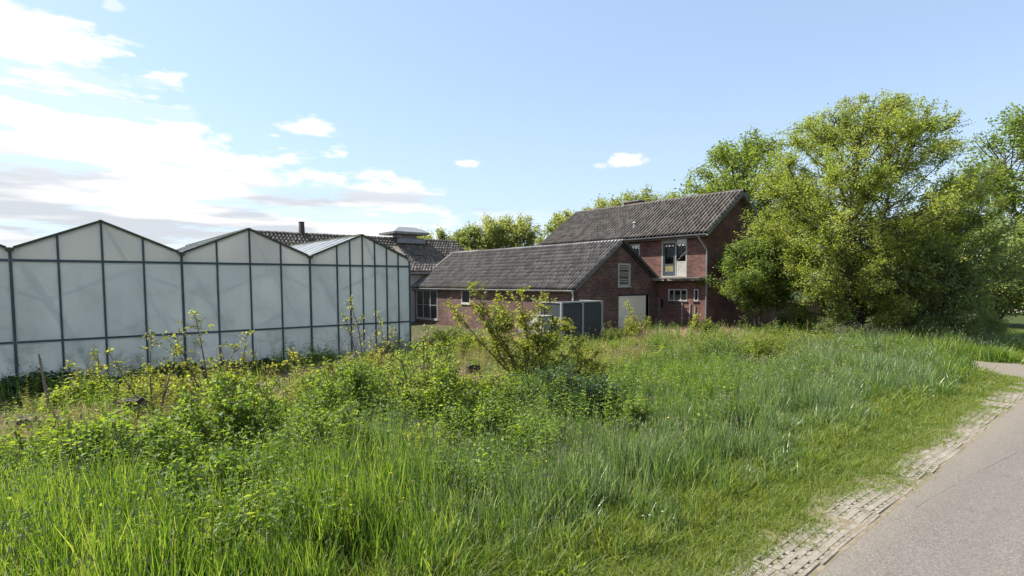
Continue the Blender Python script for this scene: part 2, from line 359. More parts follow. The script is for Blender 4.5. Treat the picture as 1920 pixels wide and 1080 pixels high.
def washmat(name, c1, c2, trans, grime, clear=0.0):
    """chalk-washed horticultural glass: scatters and lets light through"""
    m, t, o = mat(name)
    n = noise(t, pos(t, (1, 1, 0.22)), 2.6, 6, 0.6); f = ramp(t, n, [(0.35, (0, 0, 0)), (0.7, (1, 1, 1))])
    c = mix(t, f, c1, c2)
    n2 = noise(t, pos(t), 1.5, 5, 0.65); s = t.nodes.new('ShaderNodeSeparateXYZ'); g0 = t.nodes.new('ShaderNodeNewGeometry'); t.links.new(g0.outputs['Position'], s.inputs[0])
    low = mth(t, 'SUBTRACT', 1.0, sstep(t, s.outputs[2], 0.1, 1.7))
    gr = mth(t, 'MULTIPLY', ramp(t, n2, [(0.50, (0, 0, 0)), (0.72, (1, 1, 1))]), mth(t, 'ADD', mth(t, 'MULTIPLY', low, 0.6), 0.12))
    c = mix(t, mth(t, 'MULTIPLY', gr, grime), c, (0.13, 0.14, 0.075))
    n3 = noise(t, pos(t, (9, 9, 0.35)), 1.6, 4, 0.6)
    dr = mth(t, 'MULTIPLY', ramp(t, n3, [(0.55, (0, 0, 0)), (0.75, (1, 1, 1))]), low)
    c = mix(t, mth(t, 'MULTIPLY', dr, 0.35*grime), c, (0.22, 0.24, 0.26))
    oi = t.nodes.new('ShaderNodeObjectInfo'); c = mix(t, mth(t, 'MULTIPLY', oi.outputs['Random'], 0.22), c, (0.52, 0.60, 0.58))
    d = t.nodes.new('ShaderNodeBsdfDiffuse'); t.links.new(c, d.inputs[0])
    tr = t.nodes.new('ShaderNodeBsdfTranslucent'); t.links.new(c, tr.inputs[0])
    mx = t.nodes.new('ShaderNodeMixShader'); mx.inputs[0].default_value = trans
    t.links.new(d.outputs[0], mx.inputs[1]); t.links.new(tr.outputs[0], mx.inputs[2])
    g = t.nodes.new('ShaderNodeBsdfGlossy'); g.inputs['Roughness'].default_value = 0.22
    fr = t.nodes.new('ShaderNodeFresnel'); fr.inputs[0].default_value = 1.5
    m2 = t.nodes.new('ShaderNodeMixShader'); t.links.new(mth(t, 'MULTIPLY', fr.outputs[0], 0.8), m2.inputs[0])
    t.links.new(mx.outputs[0], m2.inputs[1]); t.links.new(g.outputs[0], m2.inputs[2])
    tp = t.nodes.new('ShaderNodeBsdfTransparent'); tp.inputs[0].default_value = (0.92, 0.95, 0.94, 1)
    n6 = noise(t, pos(t), 0.8, 5, 0.6)
    m3 = t.nodes.new('ShaderNodeMixShader'); t.links.new(mth(t, 'MULTIPLY', ramp(t, n6, [(0.3, (.4, .4, .4)), (0.7, (1, 1, 1))]), clear), m3.inputs[0])
    t.links.new(m2.outputs[0], m3.inputs[1]); t.links.new(tp.outputs[0], m3.inputs[2]); t.links.new(m3.outputs[0], o.inputs[0]); return m
M['wash'] = washmat('washed_glass', (0.86, 0.885, 0.87), (0.78, 0.815, 0.805), 0.54, 1.3, 0.03)
M['wash_gable'] = washmat('washed_gable_glass', (0.90, 0.885, 0.85), (0.84, 0.825, 0.79), 0.68, 0.3, 0.06)
M['wash_roof'] = washmat('washed_roof_glass', (0.92, 0.93, 0.94), (0.88, 0.90, 0.91), 0.60, 0.12, 0.62)
# foliage: albedo in the 0.04 - 0.12 range, straw paler
M['grass'] = leafmat('grass', [(0.0, (0.016, 0.044, 0.008)), (0.35, (0.060, 0.130, 0.018)), (0.7, (0.145, 0.225, 0.032)), (0.92, (0.27, 0.315, 0.070)), (1.0, (0.42, 0.40, 0.22))], 0.48, 0.07, rough=0.42)
M['bluegrass'] = leafmat('blue_grass', [(0.0, (0.026, 0.058, 0.018)), (0.45, (0.098, 0.168, 0.050)), (0.8, (0.205, 0.265, 0.105)), (1.0, (0.40, 0.41, 0.25))], 0.44, 0.12, (1.42, 1.40, 1.0), rough=0.40)
M['lawn'] = leafmat('lawn', [(0.0, (0.060, 0.105, 0.016)), (0.6, (0.150, 0.200, 0.034)), (1.0, (0.29, 0.275, 0.09))], 0.45, 0.05)
M['straw'] = leafmat('straw', [(0.0, (0.20, 0.135, 0.075)), (0.5, (0.36, 0.275, 0.165)), (1.0, (0.50, 0.41, 0.28))], 0.25, 0.04, (1.1, 1.0, 0.8))
M['rust'] = leafmat('rust_stalks', [(0.0, (0.12, 0.05, 0.022)), (1.0, (0.28, 0.15, 0.07))], 0.3, 0.03, (1.2, 1.0, 0.8))
M['nettle'] = leafmat('nettle', [(0.0, (0.026, 0.058, 0.009)), (0.5, (0.110, 0.180, 0.024)), (1.0, (0.270, 0.330, 0.055))], 0.48, 0.05)
M['bramble'] = leafmat('bramble', [(0.0, (0.070, 0.115, 0.016)), (0.5, (0.155, 0.205, 0.028)), (1.0, (0.275, 0.300, 0.052))], 0.5, 0.04)
M['ivy'] = leafmat('ivy', [(0.0, (0.012, 0.028, 0.010)), (0.6, (0.025, 0.052, 0.014)), (1.0, (0.055, 0.090, 0.024))], 0.25, 0.10)
M['darkbush'] = leafmat('dark_bush', [(0.0, (0.018, 0.045, 0.014)), (0.6, (0.042, 0.088, 0.022)), (1.0, (0.095, 0.150, 0.036))], 0.38, 0.08)
M['young'] = leafmat('young_leaves', [(0.0, (0.115, 0.140, 0.022)), (0.5, (0.225, 0.245, 0.040)), (1.0, (0.340, 0.325, 0.085))], 0.52, 0.05)
M['maple'] = leafmat('maple_leaves', [(0.0, (0.090, 0.140, 0.026)), (0.5, (0.180, 0.238, 0.042)), (1.0, (0.310, 0.335, 0.075))], 0.5, 0.06)
M['elder'] = leafmat('elder_leaves', [(0.0, (0.070, 0.114, 0.024)), (0.5, (0.142, 0.198, 0.036)), (1.0, (0.246, 0.282, 0.062))], 0.5, 0.06)
M['thicket'] = leafmat('thicket_leaves', [(0.0, (0.085, 0.125, 0.050)), (0.6, (0.160, 0.215, 0.072)), (1.0, (0.270, 0.320, 0.110))], 0.45, 0.06)
M['fartree'] = leafmat('far_tree_leaves', [(0.0, (0.125, 0.165, 0.060)), (0.5, (0.210, 0.245, 0.085)), (1.0, (0.315, 0.330, 0.140))], 0.5, 0.05)
M['conifer'] = leafmat('conifer', [(0.0, (0.018, 0.034, 0.020)), (1.0, (0.045, 0.070, 0.036))], 0.2, 0.05)
M['petal_y'] = simple('yellow_petal', (0.80, 0.50, 0.02), (0.70, 0.42, 0.02), 0.6)
M['petal_w'] = simple('white_petal', (0.72, 0.72, 0.66), (0.6, 0.6, 0.55), 0.8)
M['seed'] = leafmat('seed_heads', [(0.0, (0.14, 0.16, 0.09)), (1.0, (0.30, 0.30, 0.20))], 0.3, 0.03, (1.1, 1.05, 0.9))
M['rail'] = simple('rust_brown', (0.07, 0.05, 0.045))

# ------------------------------------------------------------------ ground, road, drive
def build_ground():
    m, t, o = mat('soil')
    p = pos(t)
    n1 = noise(t, p, 0.55, 6, 0.6); n2 = noise(t, p, 5.0, 5, 0.65); n3 = noise(t, p, 30, 4, 0.6)
    c = ramp(t, n2, [(0.3, (0.045, 0.034, 0.022)), (0.5, (0.10, 0.076, 0.045)), (0.7, (0.19, 0.15, 0.092))])
    g = ramp(t, n3, [(0.35, (0.024, 0.036, 0.012)), (0.65, (0.070, 0.090, 0.024))])
    f = ramp(t, n1, [(0.36, (1, 1, 1)), (0.56, (0.25, 0.25, 0.25))])
    # beyond the lot everything is meadow
    s = t.nodes.new('ShaderNodeSeparateXYZ'); t.links.new(p, s.inputs[0])
    fx = sstep(t, s.outputs[0], 23, 30); ny = mth(t, 'MULTIPLY', s.outputs[1], -1.0); fy = sstep(t, ny, -6.0, -3.5)
    f = mth(t, 'MAXIMUM', f, mth(t, 'MAXIMUM', fx, fy))
    princ(t, o, mix(t, f, c, g), 0.95, 0.15, 0, bump(t, n3, 0.6, 0.03))
    xs = np.concatenate([[-700, -300, -120, -50, -25], np.arange(-12, 36.01, 0.5), [45, 70, 120, 260, 500, 1000]])
    ys = np.concatenate([[-700, -300, -100, -40, -15, -6], np.arange(-2, 22.01, 0.5), [28, 40, 70, 130, 300, 600, 1000]])
    X, Y = np.meshgrid(xs, ys, indexing='ij'); Z = gz(X, Y) - 0.012
    nx, ny_ = X.shape; idx = np.arange(nx*ny_).reshape(nx, ny_)
    F = np.stack([idx[:-1, :-1], idx[1:, :-1], idx[1:, 1:], idx[:-1, 1:]], -1).reshape(-1, 4)
    g_ = mesh_np('ground', np.stack([X, Y, Z], -1).reshape(-1, 3), F, m, smooth=True); tag(g_, kind='structure')
    # asphalt
    m, t, o = mat('asphalt'); p = pos(t)
    v = t.nodes.new('ShaderNodeTexVoronoi'); v.inputs['Scale'].default_value = 95; t.links.new(p, v.inputs['Vector'])
    agg = ramp(t, v.outputs['Color'], [(0.1, (0.085, 0.076, 0.066)), (0.55, (0.140, 0.126, 0.110)), (0.9, (0.23, 0.205, 0.175))])
    n = noise(t, p, 0.7, 5, 0.6); n2 = noise(t, pos(t, (0.15, 1.6, 1)), 1.2, 4)
    c = mix(t, mth(t, 'MULTIPLY', ramp(t, n, [(0.35, (0, 0, 0)), (0.7, (1, 1, 1))]), 0.45), agg, (0.165, 0.148, 0.130))
    c = mix(t, mth(t, 'MULTIPLY', ramp(t, n2, [(0.45, (0, 0, 0)), (0.7, (1, 1, 1))]), 0.35), c, (0.115, 0.104, 0.092))
    n4 = noise(t, p, 1.9, 6, 0.7); c = mix(t, mth(t, 'MULTIPLY', ramp(t, n4, [(0.56, (0, 0, 0)), (0.66, (1, 1, 1))]), 0.28), c, (0.085, 0.077, 0.068))
    cv = t.nodes.new('ShaderNodeTexVoronoi'); cv.feature = 'DISTANCE_TO_EDGE'; cv.inputs['Scale'].default_value = 0.42
    wv = t.nodes.new('ShaderNodeVectorMath'); wv.operation = 'ADD'; t.links.new(p, wv.inputs[0]); nz = t.nodes.new('ShaderNodeTexNoise'); nz.inputs['Scale'].default_value = 2.5; nz.inputs['Detail'].default_value = 6; t.links.new(p, nz.inputs['Vector']); t.links.new(nz.outputs['Color'], wv.inputs[1]); t.links.new(wv.outputs[0], cv.inputs['Vector'])
    ck = mth(t, 'MULTIPLY', mth(t, 'SUBTRACT', 1.0, sstep(t, cv.outputs['Distance'], 0.0, 0.006)), ramp(t, n, [(0.45, (0, 0, 0)), (0.6, (1, 1, 1))]))
    c = mix(t, mth(t, 'MULTIPLY', ck, 0.55), c, (0.05, 0.045, 0.04))
    sy = t.nodes.new('ShaderNodeSeparateXYZ'); t.links.new(p, sy.inputs[0])
    edge = mth(t, 'MULTIPLY', sstep(t, mth(t, 'ADD', sy.outputs[1], mth(t, 'MULTIPLY', n4, 0.8)), 1.9, 2.6), 0.5)
    c = mix(t, edge, c, (0.21, 0.175, 0.13))
    princ(t, o, c, 0.85, 0.3, 0, bump(t, v.outputs['Distance'], 0.35, 0.006))
    xs = np.concatenate([[-300, -80, -20], np.arange(-6, 40.1, 0.25), [60, 120, 400, 900]])
    e = road_edge(xs) + np.where(np.abs(xs) < 45, (vn(xs, xs*0, 0.6)-0.5)*0.05, 0)
    V = np.concatenate([np.stack([xs, e, xs*0+0.004], -1), np.stack([xs, xs*0-3.3, xs*0+0.004], -1)])
    k = len(xs); F = np.array([(i, i+k, i+1+k, i+1) for i in range(k-1)])
    tag(mesh_np('road', V, F, m), kind='structure')
    # drive to the farmyard, meeting the road
    ys = np.linspace(2.05, 13.5, 40)
    xl = 19.35 + 0.10*(ys-3) - 0.95*np.clip((4.2-ys)/2.2, 0, 1)**1.6 + (vn(ys*0, ys, 0.5)-0.5)*0.12
    xr = 21.55 + 0.10*(ys-3) + 1.9*np.clip((4.6-ys)/2.4, 0, 1)**1.6 + (vn(ys*0+9, ys, 0.5)-0.5)*0.12
    V = np.concatenate([np.stack([xl, ys, ys*0+0.008], -1), np.stack([xr, ys, ys*0+0.008], -1)]); k = len(ys)
    F = np.array([(i, i+k, i+1+k, i+1) for i in range(k-1)])
    tag(mesh_np('driveway', V, F, m), kind='structure')
    # sandy soil where the verge has worn, under the pavers and beside the drive
    ms = simple('sandy_soil', (0.23, 0.190, 0.132), (0.12, 0.098, 0.058), 0.95, 4.0, bmp=0.5)
    xs = np.arange(-4, 19.6, 0.2); a = road_edge(xs)-0.03; b = road_edge(xs)+0.62+(vn(xs, xs*0+4, 0.7)-0.5)*0.5 + 0.9*np.clip((xs-17.6)/1.6, 0, 1)
    V = np.concatenate([np.stack([xs, a, xs*0+0.005], -1), np.stack([xs, b, xs*0+0.005], -1)]); k = len(xs)
    F = np.array([(i, i+k, i+1+k, i+1) for i in range(k-1)])
    verge = mesh_np('road_verge', V, F, ms); tag(verge, kind='structure')
    # grass pavers: concrete grids of ribs with open cells, one mesh shared by all
    b = MB(); L_, D_ = 0.385, 0.42
    for k in range(5):
        y = k*D_/4; b.box(-L_/2, L_/2, max(y-0.034, 0), min(y+0.034, D_), -0.05, 0.016)
    for k in range(4):
        x = -L_/2 + k*L_/3
        for q in range(4): b.box(max(x-0.036, -L_/2), min(x+0.036, L_/2), q*D_/4+0.034, (q+1)*D_/4-0.034, -0.05, 0.014)
    first = None
    for i in range(48):
        x = -0.2 + i*0.392
        if first is None: pv = b.build('paver', M['concrete'], verge, bevel=0.004); first = pv
        else:
            pv = first.copy(); COL.objects.link(pv); pv.parent = verge
        pv.location = (x, float(road_edge(x))+0.015+random.uniform(-.02, .04), random.uniform(-0.010, 0.005))
        pv.rotation_euler = (random.uniform(-0.012, 0.012), random.uniform(-0.018, 0.018), math.atan(0.025)+random.uniform(-0.045, 0.045))
    # a thin pale scratch drawn out along the asphalt
    sx = np.linspace(7.2, 14.5, 50); sy = 1.80 - 0.085*(sx-7.76) + (vn(sx, sx*0, 0.8)-0.5)*0.03
    wd = 0.006*np.clip(vn(sx, sx*0+3, 0.35)*1.6-.35, 0.05, 1)
    V = np.concatenate([np.stack([sx, sy-wd, sx*0+0.008], -1), np.stack([sx, sy+wd, sx*0+0.008], -1)]); k = len(sx)
    F = np.array([(i, i+k, i+1+k, i+1) for i in range(k-1)])
    tag(mesh_np('road_marking', V, F, simple('scratch', (0.24, 0.22, 0.20), (0.16, 0.145, 0.13), 0.9, 8)), kind='structure')
    # farther path to the neighbour beyond the trees
    tag(MB().box(38, 150, 8.6, 10.6, -0.05, 0.006).build('path', simple('gravel_path', (0.34, 0.31, 0.27), (0.25, 0.23, 0.2), 0.95, 6)), kind='structure')
build_ground()

# ------------------------------------------------------------------ greenhouse
def build_greenhouse():
    Y0, Y1 = 16.143, 25.0
    VAL = [-3.813, -0.613, 2.587, 5.787, 8.987]
    ZT, ZR, ZA, ZV = 2.97, 1.20, 3.895, 3.206
    g = thing('greenhouse', 'long low greenhouse of chalk-whitened glass with dark steel bars and zigzag gables', 'greenhouse', (2.587, Y0, 0))
    fr, ra = M['gh_frame'], M['gh_rafter']
    mull = []
    for b in range(4):
        v0 = VAL[b]
        if b < 3: offs = [0, .8, 1.6, 2.4]
        else: offs = [0, .8, 1.2, 1.6, 2.0, 2.4, 2.8, 3.2]
        for o in offs: mull.append((v0+o, b))
    def roofz(x):
        b = min(3, max(0, int((x-VAL[0]-1e-6)//3.2))); f = (x-VAL[b])/1.6
        return ZV + (ZA-ZV)*(f if f <= 1 else 2-f)
    # bars
    for x, b in mull:
        w = 0.052 if abs((x-VAL[0]) % 3.2) < 1e-3 or abs((x-VAL[0]) % 3.2-3.2) < 1e-3 else 0.040
        MB().box(x-w/2, x+w/2, Y0-0.032, Y0+0.03, 0.0, roofz(x)-0.02).build('mullion', fr, g, bevel=0.004)
    for b in range(4):
        a, c = VAL[b]+0.03, VAL[b+1]-0.03
        MB().box(a, c, Y0-0.027, Y0+0.025, ZT-0.026, ZT+0.026).build('transom', fr, g)
        MB().box(a, c, Y0-0.027, Y0+0.025, ZR-0.022, ZR+0.022).build('rail', fr, g)
        MB().box(a, c, Y0-0.03, Y0+0.06, 0.0, 0.16).build('plinth', M['render'], g)
        mid = (VAL[b]+VAL[b+1])/2
        for s, xe in ((0, VAL[b]+0.06), (1, VAL[b+1]-0.06)):
            MB().beam((xe, Y0-0.015, ZV+0.035), (mid, Y0-0.015, ZA+0.006), 0.085, 0.05).build('rafter', ra, g)
    # gutters with end caps
    for v in VAL:
        q = MB().prism([(v-0.09, ZV+0.03), (v-0.05, ZV-0.05), (v+0.05, ZV-0.05), (v+0.09, ZV+0.03), (v+0.075, ZV+0.03), (v+0.04, ZV-0.03), (v-0.04, ZV-0.03), (v-0.075, ZV+0.03)], 1, Y0-0.07, Y1)
        gu = q.build('gutter', M['gh_rafter'] if v < 8 else M['light_metal'], g)
        MB().prism([(v-0.09, ZV+0.034), (v-0.055, ZV-0.06), (v+0.055, ZV-0.06), (v+0.09, ZV+0.034)], 1, Y0-0.085, Y0-0.071).build('end_cap', M['gh_rafter'] if v < 8 else M['light_metal'], gu)
    # panes of the front, one object each
    xs = sorted(x for x, b in mull)
    for i in range(len(xs)-1):
        a, c = xs[i]+0.018, xs[i+1]-0.018
        j = lambda: random.uniform(-0.004, 0.004)
        for z0, z1, mm in ((0.16, ZR-0.018, 'wash'), (ZR+0.018, ZT-0.022, 'wash')):
            p = MB().box(a, c, Y0-0.004, Y0+0.004, z0, z1).build('pane', M[mm], g)
            p.location.y = j()
        za, zc = roofz(a)-0.015, roofz(c)-0.015
        MB().prism([(a, ZT+0.02), (c, ZT+0.02), (c, max(zc, ZT+0.03)), (a, max(za, ZT+0.03))], 1, Y0-0.004, Y0+0.004).build('pane', M['wash_gable'], g)
    # roof panes with glazing bars
    pitch = 0.738; n = int((Y1-Y0)/pitch)
    sl = math.hypot(1.6-0.09, ZA-ZV-0.03); ang = math.atan2(ZA-ZV-0.03, 1.6-0.09)
    pane_me = bar_me = None
    for b in range(4):
        mid = (VAL[b]+VAL[b+1])/2
        for s in (-1, 1):
            xe = mid + s*(1.6-0.09); cx, cz = (mid+xe)/2, (ZA+ZV+0.03)/2
            for k in range(n):
                y = Y0 + 0.02 + (k+0.5)*pitch
                if pane_me is None:
                    o = MB().box(-sl/2, sl/2, -pitch/2+0.012, pitch/2-0.012, -0.004, 0.004).build('roof_pane', M['wash_roof']); o.parent = g; pane_me = o.data
                else: o = link_mesh('roof_pane', pane_me, None, g)
                o.location = Vector((cx, y, cz)) - ORG[g]; o.rotation_euler = (0, s*ang + random.uniform(-.006, .006), 0)
                if bar_me is None:
                    o = MB().box(-sl/2, sl/2, -0.016, 0.016, -0.02, 0.016).build('glazing_bar', M['light_metal']); o.parent = g; bar_me = o.data
                else: o = link_mesh('glazing_bar', bar_me, None, g)
                o.location = Vector((cx, y-pitch/2, cz)) - ORG[g]; o.rotation_euler = (0, s*ang, 0)
        MB().box(mid-0.035, mid+0.035, Y0-0.03, Y1, ZA-0.01, ZA+0.035).build('ridge_bar', M['gh_rafter'], g)
    MB().box(VAL[0]+.1, VAL[4]-.1, Y0+.2, Y1-.1, 0.004, 0.03).build('bounce_sheet', simple('white_bounce_sheet', (0.72, 0.72, 0.70), (0.5, 0.5, 0.46), 0.8, 1.0), g)  # unseen white floor sheet, added to bounce light up onto the panes
    for v in VAL[1:4]:
        for k in range(3): MB().box(v-.04, v+.04, Y0+2.2+k*3.0, Y0+2.28+k*3.0, 0.03, ZV-.06).build('inner_post', fr, g)
    # side and back walls
    for k in range(11):
        y = Y0+0.06 + k*(Y1-Y0-0.06)/11; yb = Y0+0.06 + (k+1)*(Y1-Y0-0.06)/11
        MB().box(VAL[4]-0.004, VAL[4]+0.004, y+0.03, yb-0.02, 0.16, ZV-0.06).build('pane', M['wash'], g)
        MB().box(VAL[4]-0.025, VAL[4]+0.03, yb-0.02, yb+0.025, 0, ZV-0.06).build('mullion', fr, g)
    for b in range(4):
        MB().box(VAL[b]+0.03, VAL[b+1]-0.03, Y1-0.004, Y1+0.004, 0.0, ZV).build('pane', M['wash_roof'], g)
        mid = (VAL[b]+VAL[b+1])/2
        MB().prism([(VAL[b]+0.03, ZV+0.002), (VAL[b+1]-0.03, ZV+0.002), (mid, ZA-0.02)], 1, Y1-0.004, Y1+0.004).build('pane', M['wash_roof'], g)
    MB().box(VAL[0]-0.004, VAL[0]+0.004, Y0+0.06, Y1-0.03, 0, ZV-0.06).build('pane', M['wash'], g)
build_greenhouse()

# ------------------------------------------------------------------ roofs of interlocking tiles
def tile_roof(name, mt, parent, P0, along, up, ncol, nrow, wid, exp, seed, sag=0.0):
    """P0 eave corner, along = unit vector of the eave, up = unit vector up the slope; every tile has its own S-shaped body"""
    r = np.random.default_rng(seed)
    P0 = np.array(P0, float); A = np.array(along, float); Up = np.array(up, float); Nn = np.cross(A, Up)
    if Nn[2] < 0: Nn = -Nn
    s = np.array([0.0, 0.10, 0.22, 0.32, 0.50, 0.70, 0.86, 1.0])
    prof = np.array([0.000, 0.000, 0.088, 0.108, 0.094, 0.052, 0.014, 0.000])
    V = []; F = []; T = []; b = 0; k = len(s)
    for i in range(nrow):
        for j in range(ncol):
            tn = r.random(); lift = r.normal(0, 0.003); sk = r.normal(0, 0.004); tilt = r.normal(0, 0.004)
            st = 0.014 + lift
            x = (j + s)*wid + sk
            t0, t1 = i*exp - 0.02 + r.normal(0, .006), (i+1)*exp + 0.02
            sg = -sag*math.sin(math.pi*(j+.5)/ncol)*math.sin(math.pi*(i+1)/(nrow+1))
            for (t, h) in ((t0, -0.006), (t0, st+0.012), (t1, 0.012)):
                hh = (prof + h + (tilt*(s-.5)) + sg) if h > 0 else prof + h + sg
                V.append(P0 + x[:, None]*A + t*Up + hh[:, None]*Nn)
            for q in range(2):
                for e in range(k-1):
                    a = b + q*k + e; F.append((a, a+1, a+1+k, a+k))
            T += [tn]*(3*k); b += 3*k
    o = mesh_np(name, np.concatenate(V), F, mt, parent, T, smooth=False)
    o['kind'] = 'stuff'; return o
def ridge_tiles(parent, mt, P0, along, n, step, rad):
    A = Vector(along); me = None
    side = A.cross(Vector((0, 0, 1)))
    for i in range(n):
        c = MB(); pr = []
        for t, rr in ((0, rad*1.12), (0.12, rad*1.12), (0.13, rad), (step*1.05, rad*0.96)):
            pr.append([A*t + side*(math.cos(a)*rr) + Vector((0, 0, math.sin(a)*rr*0.8)) for a in np.linspace(-0.15, math.pi+0.15, 7)])
        vs = [p for ring in pr for p in ring]; fs = [(a*7+e, a*7+e+1, a*7+e+8, a*7+e+7) for a in range(3) for e in range(6)]
        if me is None:
            c.add(vs, fs); o = c.build('ridge_tile', mt); me = o.data; o.parent = parent; ORG[o] = ORG[parent]
        else: o = link_mesh('ridge_tile', me, None, parent)
        o.location = Vector(P0) + A*(i*step) - ORG[parent] + Vector((random.gauss(0, .004), random.gauss(0, .004), random.gauss(0, .006)))
def hexa(poly, axis, a0, a1): return MB().prism(poly, axis, a0, a1)
def window(parent, axis, plane, a0, a1, z0, z1, frame, out, fw=0.06, posts=(), bars=(), name='window', curtain=None, depth=0.10, glass=True, sill=True):
    """axis 0: wall x = plane (spans y); axis 1: wall y = plane (spans x); out = -1 faces towards lower coordinate"""
    def bx(p0, p1, s0, s1, q0, q1):
        p0, p1 = min(p0, p1), max(p0, p1)
        return (p0, p1, s0, s1, q0, q1) if axis == 0 else (s0, s1, p0, p1, q0, q1)
    f = MB(); o0, o1 = plane + out*0.012, plane - out*0.07
    f.box(*bx(o0, o1, a0, a0+fw, z0, z1)); f.box(*bx(o0, o1, a1-fw, a1, z0, z1))
    f.box(*bx(o0, o1, a0+fw, a1-fw, z0, z0+fw)); f.box(*bx(o0, o1, a0+fw, a1-fw, z1-fw, z1))
    for p in posts: f.box(*bx(o0+0.004*(-out), o1, p-fw*0.4, p+fw*0.4, z0+fw, z1-fw))
    w = f.build(name, frame, parent, bevel=0.003)
    for p in bars:
        cuts = [a0+fw] + [q for q in posts] + [a1-fw]
        MB().box(*bx(o0+0.006*(-out), o1, a0+fw, a1-fw, p-0.014, p+0.014)).build('glazing_bar', frame, w)
    if glass:
        ed = [a0+fw] + sorted(posts) + [a1-fw]; zz = [z0+fw] + sorted(bars) + [z1-fw]
        for i in range(len(ed)-1):
            for j in range(len(zz)-1):
                MB().box(*bx(plane-out*0.030, plane-out*0.036, ed[i]+0.004, ed[i+1]-0.004, zz[j]+0.004, zz[j+1]-0.004)).build('pane', M['glass'], w)
    if curtain: MB().box(*bx(plane-out*0.16, plane-out*0.17, a0+fw*0.6, a1-fw*0.6, curtain[0], curtain[1])).build('curtain', M['curtain'], w)
    if sill: MB().box(*bx(plane+out*0.05, plane+out*0.013, a0-0.04, a1+0.04, z0-0.045, z0-0.002)).build('sill', M['dark'] if sill == 'dark' else frame, w)
    return w

